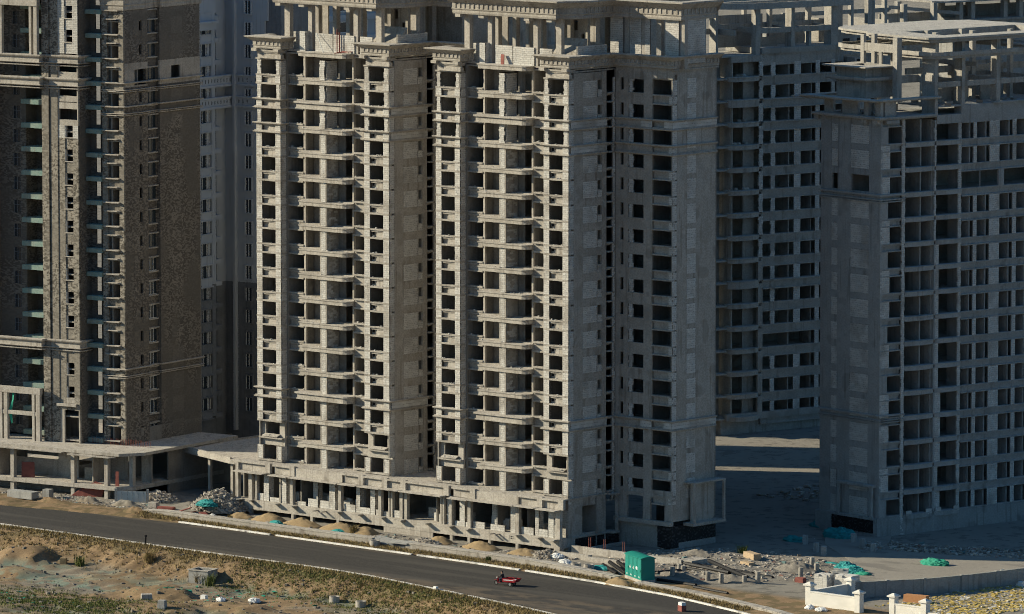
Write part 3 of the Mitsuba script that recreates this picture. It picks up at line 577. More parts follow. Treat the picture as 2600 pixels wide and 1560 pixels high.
# the low entrance roof on thin posts left of the podium
can = Thing('entrance_roof', 'flat concrete entrance roof on thin posts left of the shop row', 'canopy')
pl = Polygon([(-72.0, 6.6), (-59.6, 2.6), (-53.6, 2.6), (-53.6, 21.5), (-71.9, 21.5)])
can.add('roof_slab', Acc().poly(pl, 5.0, 5.6, tone=.7), 'concrete')
can.add('upstand', Acc().sweep([(-71.9, 21), (-71.95, 6.7), (-59.6, 2.7)], [(-.25, 5.6), (0.02, 5.6), (.02, 5.8), (-.25, 5.8)]), 'concrete')
for x, y in ((-66.0, 5.6), (-70.5, 17), (-60.3, 3.9)): can.box('post', (x - .2, x + .2, y - .2, y + .2, -.3, 5.0), 'concrete', tone=.8)
can.add('back_wall', Acc().box(-68, -54, 20.5, 20.8, 0, 5), 'concrete_grey')

# ------------------------------------------------------------------ the brick-and-render tower on the left
bt = Thing('rendered_tower', 'tall dark tower of rough rendered brick at the left edge, with a white block strip', 'tower', o=(-75.947, .297, 0), rot=8.56)
rng = random.Random(21)
S_, SD = 'stucco', 'stucco_side'
zB, zTop = 6.1, 66.0
# left block: pilasters, groove, panel strip with slot windows
LB = -1.8
bt.add('front_wall', Acc().box(-11.5, -10.42, LB - .25, LB + .2, zB, zTop, tone=.55).box(-10.42, -10.28, LB + .1, LB + .3, zB, zTop, tone=.2).box(-10.28, -9.1, LB - .1, LB + .3, zB, zTop, tone=.5).box(-11.5, -11.3, LB, 2.2, zB, zTop), S_)
for i in range(-1, 18):
    zt = 62.26 - 3.055 * i; zb = zt - 1.5
    if i in (2, 3, 4):                                                              # wide low slots between the mouldings
        bt.add('front_wall', Acc().box(-9.1, -5.9, LB + .02, LB + .3, zt - 3.05, zt - 2.3, tone=.6).box(-9.1, -8.95, LB, LB + .3, zt - 2.3, zt), 'concrete')
        bt.add('front_wall', Acc().box(-9.1, -5.9, LB, LB + .3, zt - .9, zt - .1, tone=.8).box(-6.05, -5.88, LB, LB + .3, zt - 3, zt, tone=.8), 'concrete')
        continue
    if i == 17:
        bt.add('front_wall', Acc().box(-9.1, -5.9, LB, LB + .3, zt + .9, zt + 1.6, tone=.6).box(-9.4, -6.3, LB - .35, LB + .2, zt + .5, zt + .85, tone=.8).box(-9.1, -8.4, LB, LB + .3, zB, zt + .6).box(-6.1, -5.9, LB, LB + .3, zB, zt + .6), 'concrete')
        continue
    white = i <= 5
    segs = ((-9.1, -8.02), (-6.75, -5.9))
    for a0, a1 in segs:
        if white: bt.wall('x', LB, -1, a0, a1, zt - 3.0 if i < 5 else zt - 1.6, zt + .05, rng, L=.55, H=.24, prio=.5, name='white_panel')
        if not white or i == 5: bt.box('front_wall', (a0, a1, LB, LB + .25, zt - 3.05, zt if i > 5 else zt - 1.6), S_, tone=.6)
    if white and i < 2 and rng.random() < 2: bt.wall('x', LB + .12, -1, -8.0, -6.77, zb - 1.5, zb - .1, rng, L=.5, H=.24, prio=.2, name='white_panel')
    else: bt.box('front_wall', (-8.02, -6.75, LB + .12, LB + .3, zt - 3.05, zb, ), S_, tone=.62)
    bt.add('window_sill', Acc().box(-8.05, -6.72, LB - .02, LB + .3, zb - .12, zb, tone=.9), 'concrete')
    bt.add('window_reveal', Acc().box(-8.02, -7.9, LB + .05, LB + .4, zb, zt, tone=.8), 'block')
bt.add('flank_wall', Acc().box(-6.1, -5.9, LB + .3, .9, zB, zTop), SD)
bt.add('room_wall', Acc().box(-11.4, -5.95, 1.4, 1.6, zB, zTop).box(-3.3, -.2, 3.2, 3.4, zB, zTop), 'interior')
for i in range(-1, 19):
    z = 59.9 - 3.06 * i
    bt.add('floor_slab', Acc().box(-11.4, -5.95, LB + .3, 1.5, z - 1.55, z - 1.4).box(-3.3, -.2, .25, 14, z - 2.6, z - 2.45), 'concrete')
# recess with shaded balconies
for i in range(-1, 18):
    z = 59.0 - 3.06 * i
    bt.add('balcony', Acc().box(-5.8, -3.3, -.35, .9, z - .75, z - .2, tone=.4), 'net_beam')
    a = Acc().box(-5.9, -4.1, .9, 1.1, z - .6, z + .3).box(-5.9, -5.1, .9, 1.1, z, z + 2.6); bt.add('recess_wall', a, SD)
bt.add('recess_wall', Acc().box(-5.9, -3.2, 3.0, 3.2, zB, zTop), 'interior')
# corner bay
bt.add('corner_wall', Acc().box(-3.4, -2.55, 0, .3, zB, zTop, tone=.5).box(-.72, 0, 0, .3, zB, zTop, tone=.6), S_)
for i in range(-1, 18):
    zt = 60.65 - 3.07 * i; zb = zt - 1.78
    hi = min(zt + 1.29, zTop)
    bt.add('corner_wall', Acc().box(-2.55, -.72, .1, .3, zt, hi, tone=.45), S_)
    bt.add('hood', Acc().box(-3.1, -.62, -.38, .25, zb - .16, zb - .02, tone=.8), 'concrete')
    bt.add('hood', Acc().hexa([[-3.0, -.3, zt + .03], [-.9, -.3, zt + .03], [-.4, .1, zt + .03], [-3.0, .1, zt + .03]], [[-3.0, -.3, zt + .15], [-.9, -.3, zt + .15], [-.4, .1, zt + .15], [-3.0, .1, zt + .15]], tone=.8), 'concrete')
# shaded flank: slot windows, window recess, patched wall
for i in range(-1, 18):
    zt = 60.45 - 3.07 * i; zb = zt - 1.3; z0 = zt - 2.3; z1 = z0 + 3.07
    odd = i == 2
    if odd:
        a = Acc().box(-.25, 0, .3, 2.4, z0, z1).box(-.25, 0, 2.4, 5.2, z0, zb - .8).box(-.25, 0, 2.4, 5.2, zt - .1, z1).box(-.25, 0, 7.8, 10.3, z0, z1).box(-.25, 0, 12.3, 16.57, z0, z1).box(-.25, 0, 10.3, 12.3, z0, zb - .6).box(-.25, 0, 10.3, 12.3, zt - .05, z1)
        bt.add('side_wall', a, 'concrete')
    else:
        t = .45 + .15 * rng.random()
        a = Acc().box(-.25, 0, .3, 3.42, z0, z1, tone=t).box(-.25, 0, 3.95, 5.22, z0, z1, tone=t).box(-.25, 0, 3.42, 3.95, z0, zb, tone=t).box(-.25, 0, 3.42, 3.95, zt, z1, tone=t).box(-.25, 0, 7.8, 16.57, z0, z1, tone=t)
        a.box(-.2, .02, 2.2, 3.3, zb - .7, zt + .1, tone=t + .3).box(-.2, .025, 4.02, 5.1, zb - .8, zt - .1, tone=t + .28).box(-.2, .02, 10.2, 12.7, zb - .75, zt + .05, tone=t + .33)
        bt.add('side_wall', a, SD)
    bt.add('side_wall', Acc().box(-.75, -.5, 5.2, 7.82, z0, zt - 1.75).box(-.75, -.5, 5.2, 7.82, zt, z1).box(-.75, -.5, 5.2, 5.45, zt - 1.75, zt).box(-.75, -.5, 7.6, 7.8, zt - 1.75, zt).box(-.5, -.25, 5.15, 5.25, z0, z1).box(-.5, -.25, 7.75, 7.85, z0, z1), SD)
    w = bt.add('window', Acc().box(-.62, -.56, 5.45, 7.6, zt - .08, zt).box(-.62, -.56, 5.45, 7.6, zt - 1.75, zt - 1.68).box(-.62, -.56, 6.2, 6.27, zt - 1.68, zt - .08).box(-.62, -.56, 6.9, 6.96, zt - 1.68, zt - .08), 'white_trim' if i > 9 else 'dark_cladding')
    bt.add('pane', Acc().box(-.66, -.63, 5.45, 7.6, zt - 1.75, zt), 'glass', parent=w)
    bt.add('window_sill', Acc().box(-.7, -.3, 5.25, 7.75, zt - 1.92, zt - 1.76, tone=.8), 'concrete')
bt.add('room_wall', Acc().box(-3.2, -.26, 13.9, 14.1, zB, zTop).box(-6, 0, 16.4, 16.57, zB, zTop).box(-2.2, -2.0, .3, 16, zB, zTop), 'interior')
# string courses right round
P_side = [(-3.4, 0), (0, 0), (0, 5.2), (-.45, 5.3), (-.45, 7.7), (0, 7.8), (0, 16.57), (-.5, 16.6)]
P_full = [(-11.5, LB), (-5.9, LB), (-5.9, .4), (-3.4, .4)]
for zc, mt in ((52.6, 1), (49.6, 1), (15.9, 1)):
    for q0, q1, ov in ((-.12, .06, .38), (-.98, -.86, .34), (-1.2, -1.08, .28)):
        bt.add('string_course', Acc().sweep(P_side, [(-.3, zc + q0), (ov - .1, zc + q0), (ov, zc + (q0 + q1) / 2), (ov, zc + q1), (-.3, zc + q1)], tone=.75), 'concrete')
for zc in (55.9, 53.0, 19.3):
    for q0, q1, ov in ((-.2, .1, .45), (-1.0, -.85, .34), (-1.35, -1.2, .25)):
        bt.add('string_course', Acc().sweep([(-19.5, LB - .9), (-11.4, LB - .9), (-11.4, LB), (-5.9, LB), (-5.9, .6)], [(-.4, zc + q0), (ov - .1, zc + q0), (ov, zc + (q0 + q1) / 2), (ov, zc + q1), (-.4, zc + q1)], tone=.8), 'concrete')
    bt.add('string_course', Acc().sweep([(-19.5, LB - .9), (-11.4, LB - .9), (-11.4, LB), (-5.9, LB), (-5.9, .6)], [(-.4, zc - .9), (.12, zc - .9), (.12, zc - .18), (-.4, zc - .18)], tone=.8), 'concrete')
cornice(bt, [(-3.4, -.05), (.05, -.05), (.05, 5.2), (-.4, 5.3), (-.4, 7.7), (.05, 7.8), (.05, 16.6), (-.6, 16.65)], 61.9, 64.4, 1.1, dent=False)
# far left: deep recess with balconies, a framed loggia above and a framed porch below
bt.add('recess_wall', Acc().box(-21, -11.4, 3.2, 3.4, zB, zTop, tone=.4), SD)
bt.add('recess_wall', Acc().box(-20.9, -20.6, -2.2, 3.2, zB, zTop), SD)
for i in range(-1, 18):
    z = 59.2 - 3.06 * i
    bt.add('balcony', Acc().box(-16.6, -11.5, .2, 3.2, z - .75, z - .15, tone=.4), 'net_beam')
    bt.add('loggia_wall', Acc().box(-16.8, -16.4, 1.0, 3.2, z - .5, z + 2.5).box(-21, -18.5, 1.0, 1.2, z - .8, z + 2.3).box(-18.5, -17.3, 1.0, 1.2, z - .8, z + .3).box(-17.3, -16.4, 1.0, 1.2, z - .8, z + 2.3).box(-18.5, -17.3, 1.0, 1.2, z + 1.95, z + 2.3).box(-12.2, -11.4, .8, 1.0, z - .5, z + 2.4), SD)
    w = bt.add('window', Acc().box(-18.5, -18.42, 1.05, 1.12, z + .3, z + 1.95).box(-17.38, -17.3, 1.05, 1.12, z + .3, z + 1.95).box(-17.95, -17.88, 1.05, 1.12, z + .3, z + 1.95).box(-18.5, -17.3, 1.05, 1.12, z + 1.3, z + 1.36), 'dark_cladding')
    bt.add('pane', Acc().box(-18.5, -17.3, 1.13, 1.15, z + .3, z + 1.95), 'glass', parent=w)
fr = LB - 1.2
for x0, x1 in ((-17.9, -17.15), (-12.75, -12.42), (-12.05, -11.5)):
    bt.box('loggia_column', (x0, x1, fr, fr + .5, 55.9, 62.3), 'concrete', tone=.85)
bt.add('loggia_beam', Acc().box(-19.5, -11.4, fr - .1, fr + .6, 62.2, 64.5, tone=.8).box(-19.5, -11.4, fr, 3, 64.2, 64.5), 'concrete')
for x0, x1 in ((-17.95, -17.6), (-17.3, -16.75), (-12.75, -12.35), (-12.1, -11.5), (-19.0, -18.5)):
    bt.box('porch_column', (x0, x1, fr, fr + .45, 6.1, 12.9), 'concrete', tone=.85)
bt.add('porch_beam', Acc().box(-19.5, -11.4, fr - .05, fr + .5, 12.15, 12.95, tone=.85).box(-19.5, -11.4, fr + .05, fr + .4, 9.35, 9.85, tone=.85), 'concrete')
# podium slab with columns and an undercroft
pp = Polygon([(-24, -7), (4.1, -7), (6.2, -4.4), (6.2, 16), (-24, 16)])
bt.add('podium_slab', Acc().poly(pp, 5.72, 6.1, tone=.75).poly(Polygon([(-24, -7.6), (-4.6, -7.6), (-4.6, -6.9), (-24, -6.9)]), 5.62, 5.74).poly(Polygon([(-3.6, -7.7), (3.0, -7.7), (3.6, -6.9), (-3.6, -6.9)]), 5.5, 5.62), 'concrete')
bt.add('podium_floor', Acc().poly(Polygon([(-24, -7), (3.6, -7), (5.4, -5.2), (5.4, 14), (-24, 14)]), 1.3, 1.8, tone=.75), 'concrete')
for x, y in ((-20.5, -6.8), (-13.1, -6.8), (-3.4, -6.8), (1.9, -6.8), (4.7, -5.2)):
    bt.box('podium_column', (x - .28, x + .28, y, y + .6, -.6, 5.75), 'concrete', tone=.8)
pw = Acc().box(-24, -8.6, -2.6, -2.4, 1.8, 3.9, tone=.75).box(-8.6, -5.4, -2.9, -2.7, 1.8, 5.7, tone=.7).box(-4.4, -2.2, -2.9, -2.7, 1.8, 3.3).box(-1.8, -1.6, -4.8, 2, 1.8, 5.7).box(-1.8, 1.2, -1.2, -1.0, 1.8, 5.7).box(3.4, 5.0, -1.2, -1, 1.8, 5.7).box(-24, -8.6, 0, .2, 3.9, 5.7).box(-16.2, -15.8, -6, 0, 1.8, 5.7)
bt.add('podium_wall', pw, 'concrete')
bt.add('podium_wall', Acc().box(-24, 5, -4.5, -4.3, -.6, 1.4, tone=.2).box(5.1, 5.3, 2, 16, -.5, 5.8, tone=.3).box(-.1, 0, 2, 16.57, 0, 8, tone=.3), 'interior')
for zq in np.arange(0, 5.2, 1.7): pass
bt.add('starter_bars', (lambda A_: ([A_.box(-5 + .25 * i, -4.97 + .25 * i, -.5 + .02 * i, -.46 + .02 * i, 6.1, 6.75 + .25 * random.Random(i).random()) for i in range(36)], A_)[1])(Acc()), 'rust_red', kind='stuff')
bt.flush_blocks()

# ------------------------------------------------------------------ pale finished block seen between the towers
pb = Thing('apartment_block', 'pale blue-grey painted apartment block standing behind, between the dark and the sunlit tower', 'apartment building', o=(-97.79 + 9.5, 43.87, 0), rot=8.56)
# frame: concave corner at u=0,v=0 ; side wall runs to v<0 facing +u, front wall u>0 facing -v
rng = random.Random(31)
pb.o = np.array([-97.787, 43.865, 0]) + pb.M @ np.array([-1.3, 0, 0])
zt_all = 66
ZS = [54.9 - 2.98 * i for i in range(-3, 18)]
for i, z in enumerate(ZS):
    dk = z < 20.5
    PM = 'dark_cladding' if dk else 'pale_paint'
    z1 = z + 2.98
    a = Acc().box(-.3, 0, -4.6, -3.75, z, z1, tone=.55).box(-1.2, -1.0, -2.2, .1, z, z1, tone=.4).box(-1.3, -1.1, -3.8, -2.1, z - .35, z + .3).box(-.6, -.3, -10, -7.3, z - .2, z + .7)
    a.box(0, 5.5, 0, .3, z, z1, tone=.5).box(-1.1, 0, .0, .3, z, z1, tone=.45)
    a.box(-.25, -.02, -7.6, -7.0, z, z1)
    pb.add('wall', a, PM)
    pb.add('floor_edge', Acc().box(-.1, .12, -10, -4.4, z + .78, z + .95).box(-.1, .12, -10, -4.4, z - .38, z - .2).box(-.14, -.05, -6.9, -4.6, z - .2, z + .78, tone=.7).box(-1.2, -.1, -3.8, -2.2, z - .32, z + .28), PM)
    w = pb.add('window', (lambda A_: [A_.box(-.42, -.36, y, y + .09, z + .95, z1 - .38) for y in (-6.95, -6.3, -5.4, -5.15, -4.7)] and A_)(Acc()), 'white_trim')
    pb.add('pane', Acc().box(-.5, -.44, -7, -4.6, z + .9, z1 - .3), 'glass', parent=w)
    pb.box('wall', (-.43, -.4, -5.1, -4.6, z + .9, z1 - .3), PM)
    w = pb.add('window', Acc().box(-.42, -.36, -9.4, -7.7, z + .95, z + 1.05).box(-.42, -.36, -8.2, -8.1, z + .95, z1 - .38), 'white_trim')
    pb.add('pane', Acc().box(-.5, -.44, -9.8, -7.6, z + .9, z1 - .3), 'glass', parent=w)
    # framed windows on the turned wall
    f = Acc().box(2.1, 3.5, -.22, -.02, z + .35, z + .5).box(2.1, 3.5, -.22, -.02, z + 2.25, z + 2.4).box(2.1, 2.3, -.22, -.02, z + .5, z + 2.25).box(3.3, 3.5, -.22, -.02, z + .5, z + 2.25)
    w = pb.add('window', f, 'pale_paint' if not dk else 'dark_cladding')
    pb.add('pane', Acc().box(2.3, 3.3, -.06, -.01, z + .5, z + 2.25), 'glass', parent=w)
    pb.add('frame', Acc().box(2.74, 2.84, -.12, -.05, z + .5, z + 2.25).box(2.3, 2.38, -.12, -.05, z + .5, z + 2.25), 'white_trim', parent=w)
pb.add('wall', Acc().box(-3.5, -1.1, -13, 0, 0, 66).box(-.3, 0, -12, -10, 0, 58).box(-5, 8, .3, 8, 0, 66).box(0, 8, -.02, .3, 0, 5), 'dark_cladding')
pb.add('wall', Acc().box(-1.0, .02, -7, -3.6, 58.6, 66).box(-3, 6, 0, .4, 57.5, 66).box(.5, .9, -.6, 0, 2, 66), 'pale_paint')
for zc in (48.6, 45.7):
    pb.add('band', Acc().sweep([(0.02, -12), (.02, -.02), (5.5, -.02)], [(-.3, zc), (.35, zc), (.35, zc + .3), (.15, zc + .35), (.15, zc + 1.3), (.4, zc + 1.38), (.4, zc + 1.55), (-.3, zc + 1.55)]), 'pale_paint')
    h = Acc()
    for i in range(7): h.box(.5 + i * .7, .72 + i * .7, -.18, -.1, zc + .6, zc + 1.1)
    for i in range(10): h.box(.12, .19, -7 + i * .7, -6.8 + i * .7, zc + .6, zc + 1.1)
    pb.add('band_slot', h, 'dark_cladding')
pb.add('roof_edge', Acc().box(-1, 1.0, -9.5, -4.2, 57.3, 57.6).box(-1, .6, -9.5, -4.2, 56.4, 57.3), 'pale_paint')

# ------------------------------------------------------------------ the grey tower on the right
gt = Thing('grey_tower', 'shaded grey concrete tower at the right edge, ring beams on posts above its roof', 'tower', o=(20.951, 33.63, 0), rot=-9.14)
rng = random.Random(41)
G = 'concrete_grey'
ZG = [51.2 - 3.05 * i for i in range(0, 17)]                                           # ceiling levels; 17 storeys down to about 2.4
# left face: cast wall with two columns of block panels
for i, zc in enumerate(ZG):
    z0, z1 = zc - 3.05, zc
    t = .45 + .2 * rng.random()
    op = i == 2
    a = Acc().box(-10.95, -8.95, 0, .3, z0, z1, tone=t).box(-7.85, -5.45, 0.02, .3, z0, z1, tone=t + .1).box(-2.1, 0, 0, .3, z0, z1, tone=t + .05)
    a.box(-8.95, -7.85, .01, .3, z1 - .85, z1, tone=t).box(-5.45, -2.1, .01, .3, z1 - .75, z1, tone=t)
    if op: a.box(-8.95, -7.85, .01, .3, z0, z0 + .3).box(-5.45, -2.1, .01, .3, z0, z0 + .3)
    gt.add('front_wall', a, G)
    if not op:
        gt.wall('x', .0, -1, -8.93, -7.87, z0 + .02, z1 - .87, rng, L=.55, H=.25, prio=.4, name='infill_panel')
        gt.wall('x', -.005, -1, -5.43, -2.12, z0 + .02, z1 - .77, rng, L=.62, H=.25, prio=.9, name='infill_panel')
gt.box('flank_wall', (-11, -10.8, .2, 14, -.5, 51), G)
for zc in (42.05, 15.0):
    pth = [(-10.95, 0), (0, 0), (0, 3.9)]
    for q0, q1, ov in ((-.1, .1, .32), (-.62, -.5, .28), (-.9, -.78, .2)):
        gt.add('string_course', Acc().sweep(pth, [(-.3, zc + q0), (ov, zc + q0), (ov, zc + q1), (-.3, zc + q1)], tone=.6), G)
# right face: corner niche bay, two curved balconies, a field of narrow bays
BX = [(13.45, 15.3), (15.95, 18.0), (19.75, 21.9), (22.6, 24.6), (25.4, 27.4)]
for i, zc in enumerate(ZG):
    z0 = zc - 3.05; lo = z0 + .1
    gt.add('floor_slab', Acc().box(-10.8, -.1, .3, 30, z0 - .22, z0 - .02), G)
    # corner bay 0..4: block corner pier, sill slabs, niche
    if i % 5 in (0, 3): gt.box('corner_post', (-.3, -.0, .02, 1.25, z0 + .0, zc - .9), G, tone=.7)
    else:
        gt.wall('y', 0, 1, .02, 1.55, z0 + .1, zc - .9, rng, L=.55, prio=.35, name='corner_pier')
        gt.wall('y', 0, 1, .02, 1.55, zc - .78, zc - .08, rng, L=.55, prio=.2, name='corner_pier') if i % 5 in (1, 4) else None
    gt.add('ledge', Acc().box(-.5, .05, .02, 3.45, z0 - .02, z0 + .14).box(-.5, .05, .02, 3.45, zc - .92, zc - .78), G)
    gt.add('spandrel', Acc().box(-.45, -.3, .1, 3.45, zc - .8, zc), G)
    gt.wall('y', .1, 1, 3.4, 4.0, z0, zc, rng, L=.3, H=.24, rag=.12, prio=.2, name='toothed_pier')
    # balconies 4..8.8 and 9.3..13.2
    for b0, b1, dep in ((4.0, 8.75, .35), (9.0, 13.3, .45)):
        n = 7; arc = [(.12 + dep * math.sin(math.pi * q / n) * .8, b0 + (b1 - b0) * q / n) for q in range(n + 1)]
        pl = [(-.6, b0)] + arc + [(-.6, b1)]
        gt.add('balcony', Acc().prism([(-.6, b0), *arc, (-.6, b1)], z0 - .46, z0 + .02, tone=.7).prism([(-.6, b0), *[(x + .07, y) for x, y in arc], (-.6, b1)], z0 + .02, z0 + .12, tone=.65), G)
    gt.add('dividing_wall', Acc().box(-.7, .12, 8.78, 9.02, z0, zc - .4, tone=.7).box(-4, -.6, 7.0, 7.2, z0, zc - .2).box(-4.5, -.6, 4.0, 4.15, z0, zc), G)
    gt.add('dividing_wall', Acc().box(-2.2, -.35, 8.6, 8.78, z0, zc - .3, tone=.5).box(-2.2, -.35, 13.1, 13.3, z0, zc - .3, tone=.5), G)
    if 5 <= i: gt.wall('y', .08, 1, 8.85, 9.6 + .4 * (i in (11, 12, 13, 15)), z0 + .1, zc - .45, rng, L=.3, H=.24, name='toothed_pier')
    else: gt.wall('y', .14, 1, 8.7, 9.1, z0 + .1, zc - .45, rng, L=.3, H=.22, rag=.1, name='toothed_pier')
    gt.wall('y', .05, 1, 12.75, 13.35, z0 + .1, zc - .45, rng, L=.35, H=.24, rag=.1, name='toothed_pier')
    # field of bays
    wide = i in (2,)
    gt.add('ledge', Acc().box(-.5, .03, 13.4, 30, z0 - .02, z0 + .12).box(-.5, .03, 13.4, 30, zc - .9, zc - .76), G)
    gt.add('spandrel', Acc().box(-.4, -.22, 13.4, 30, zc - .78, zc), G)
    if not wide:
        for q, (b0, b1) in enumerate(BX):
            gt.wall('y', .02, 1, b1 + .02, (BX[q + 1][0] if q + 1 < len(BX) else 29) - .02, z0 + .12, zc - .9, rng, L=.36, H=.24, rag=.08 if i < 3 else 0, prio=.1, name='pier')
            gt.add('dividing_wall', Acc().box(-2.5, -.2, b1 - .5, b1 - .35, z0, zc - .5).box(-2.0, -.3, b0 + .02, b0 + .1, z0, zc - .5), G)
    else:
        gt.add('pier', Acc().box(-.3, 0, 19.6, 20.5, z0, zc - .8).box(-.1, 0, 16.4, 16.5, z0, zc - .8).box(-.1, 0, 24.3, 24.4, z0, zc - .8), G)
gt.add('room_wall', Acc().box(-6.2, -6, .3, 30, 2, 51).box(-11, 0, 30, 30.3, 0, 54), 'interior')
gt.add('plinth', Acc().box(-11.3, .1, -.35, 30, -.8, 2.35, tone=.3), 'concrete_grey')
gt.add('plinth', Acc().box(-6.8, -.5, -.62, -.3, 2.15, 2.5).box(-6.9, -6.6, -.7, -.4, 2.4, 6.2, tone=.7).box(-.9, -.6, -.7, -.4, 2.4, 6.2, tone=.7).box(-7, -.5, -.75, 0, 6.15, 6.45, tone=.7), G)
gt.add('waterproofing', Acc().box(-8.2, -.6, -.42, -.3, .5, 2.1), 'waterproofing', label='black waterproof coating on the plinth')
gt.wall('x', -.1, -1, -7.6, -7.0, 2.3, 2.4, rng)
for y in (4.3, 7.6, 9.2, 12.2): gt.wall('y', .25, 1, y, y + .95, 2.3, 2.95, rng, L=.9, H=.62, name='block_stub')
# roof edge: two thin ledges, stub posts between
cor = [(-11.2, 8.5), (-11.2, -.2), (.2, -.2), (.2, 9.6)]
gt.add('roof_ledge', Acc().sweep([(-11.2, 7), (-11.2, -.2), (.1, -.2), (.1, 8.7)], [(-.8, 51.2), (.45, 51.25), (.62, 51.42), (.62, 51.62), (-.8, 51.62)], tone=.6), G)
gt.add('roof_ledge', Acc().sweep([(-12.6, 8), (-12.6, -.9), (-2.6, -.9), (-.1, -.6), (-.1, 9.4)], [(-.9, 53.45), (.5, 53.45), (.7, 53.55), (.7, 53.72), (-.9, 53.72)], tone=.65), 'concrete_frame')
gt.add('roof_ledge', Acc().sweep([(-14.6, 6), (-14.6, -.6), (-9, -.6)], [(-.9, 53.3), (.6, 53.3), (.6, 53.45), (-.9, 53.45)], tone=.65), 'concrete_frame')
for x, y, w, d in ((-10.6, .2, 1.6, .4), (-7.2, .1, 2.8, .4), (-3.0, -.1, .8, .5), (-.9, -.1, .9, .5), (-.4, .6, .5, 1.8)): gt.box('roof_post', (x, x + w, y, y + d, 51.6, 53.5), 'concrete_frame', tone=.75)
for x, y in ((-3.1, -.5), (-1.0, -.5)): gt.box('bracket', (x, x + .95, y, y + .5, 50.75, 51.25), 'concrete_frame', tone=.8)
gt.add('bracket', Acc().box(-12.1, -11.2, -.2, .5, 50.7, 51.2).box(-.2, .5, .6, 2.6, 50.8, 51.2), G)
gt.add('roof_slab', Acc().box(-11, -.05, .3, 30, 51.15, 51.35).box(-.2, .12, 9.1, 13.4, 50.3, 51.4, tone=.6).box(-.3, .02, 13.4, 30, 50.2, 52.45, tone=.5).box(-.4, .3, 18.5, 30, 52.4, 52.6).box(-9, -.1, 9.5, 30, 52.3, 52.5), G)
# penthouse box
FR = 'concrete_frame'
ph = Acc().box(-10.4, -5.0, 2.0, 2.3, 53.5, 57.2, tone=.8).box(-5.3, -5.0, 2.3, 6.5, 53.5, 57.2).box(-10.4, -10.1, 2.3, 7, 53.5, 57.2)
gt.add('penthouse', ph, FR)
gt.add('penthouse_ledge', Acc().sweep([(-10.5, 7), (-10.5, 1.9), (-4.9, 1.9), (-4.9, 6.4)], [(-.5, 55.65), (.75, 55.65), (.85, 55.8), (.85, 56.05), (-.5, 56.05)], tone=.75), FR)
gt.add('penthouse_ledge', Acc().sweep([(-10.5, 7), (-10.5, 1.9), (-4.9, 1.9), (-4.9, 6.0)], [(-.4, 57.15), (1.0, 57.2), (1.2, 57.3), (1.2, 57.42), (-1.3, 57.42)], tone=.75), FR)
up = Acc().box(-9.6, -9.0, 5.2, 5.6, 57.4, 61, tone=.8).box(-9.6, -3.2, 5.25, 5.5, 59.0, 60.0, tone=.75).box(-9.6, -3.2, 5.25, 5.5, 57.0, 57.5).box(-6.3, -5.8, 5.25, 5.5, 57.4, 59.0).box(-3.7, -2.9, 5.2, 6.0, 53, 60.9, tone=.85)
gt.add('roof_column', up, FR)
# tall posts, tie beams, ring beams
for x0, x1, y0, y1, zz in ((-2.4, -.05, 8.9, 9.4, 61), (-1.35, 0, 13.3, 13.85, 61), (-1.05, 0, 19.1, 19.75, 61), (-1.0, 0, 25.2, 25.8, 61), (-8.8, -8.0, 9.5, 10, 61), (-6.2, -5.5, 14, 14.5, 61), (-6.0, -5.4, 20, 20.6, 61), (-9.3, -8.7, 15.5, 16, 61), (-3.9, -3.4, 17, 17.4, 56.5), (-9.0, -8.4, 21, 21.6, 61), (-5, -4.4, 25.5, 26, 61), (-12.6, -12, 10.2, 10.8, 61.0), (-9.2, -8.6, 6.6, 7.1, 61)):
    gt.box('roof_column', (x0, x1, y0, y1, 51.3, zz), FR, tone=.8)
tb = Acc().box(-3.0, -.4, 8.8, 9.1, 55.3, 56.3, tone=.85).box(-3.5, -2.9, 6.0, 9, 55.3, 56.2)
tb.box(-.45, -.1, 9.3, 30, 54.75, 55.4, tone=.7).box(-6, -5.6, 9.3, 30, 56.0, 56.8).box(-8.6, -.2, 13.4, 13.75, 54.9, 55.6).box(-8.6, -.2, 19.2, 19.6, 54.9, 55.6).box(-8.8, -.2, 25.3, 25.7, 55, 55.6).box(-8.6, -8.3, 9.5, 30, 57.5, 58.2).box(-8.6, -.3, 16, 16.3, 57, 57.6)
gt.add('tie_beam', tb, FR)
gt.add('roof_wall', Acc().box(-3.4, -3.2, 9.6, 13, 52.4, 54.3).box(-5.8, -5.6, 13.5, 19.5, 52.4, 54.2).box(-6.4, -4.4, 16.8, 17, 52.4, 57.2).box(-8.5, -8.3, 20, 28, 52.4, 57).box(-4.6, -4.4, 20.5, 24, 52.4, 55.5), FR)
mid = Polygon([(-20.2, 12.0), (-19.6, 10.4), (-18, 9.6), (-11.6, 9.2), (-11.0, 8.0), (-1.2, 7.7), (.3, 7.9), (1.0, 9.2), (1.0, 31), (-20.2, 31)])
mid = mid.buffer(-.6).buffer(.6, quad_segs=4)
ringm = mid.difference(mid.buffer(-1.25))
gt.add('ring_beam', Acc().poly(ringm, 58.65, 58.85, tone=.75).poly(mid.difference(mid.buffer(-.22)), 58.85, 59.15, tone=.8).poly(mid.buffer(-.3).difference(mid.buffer(-.9)), 58.3, 58.65, tone=.7), FR)
topp = Polygon([(-21.6, 13.0), (-20.6, 11.3), (-18.5, 10.3), (-12.4, 9.0), (-11.6, 7.8), (-1.5, 7.3), (.3, 7.4), (1.2, 8.8), (1.2, 33), (-11, 34.5), (-20, 33.2), (-22.6, 28.6)])
topp = topp.buffer(-.7).buffer(.7, quad_segs=4)
hole = Polygon([(-9.4, 12.2), (-1.9, 11.9), (-1.9, 31.4), (-9.9, 31.4)])
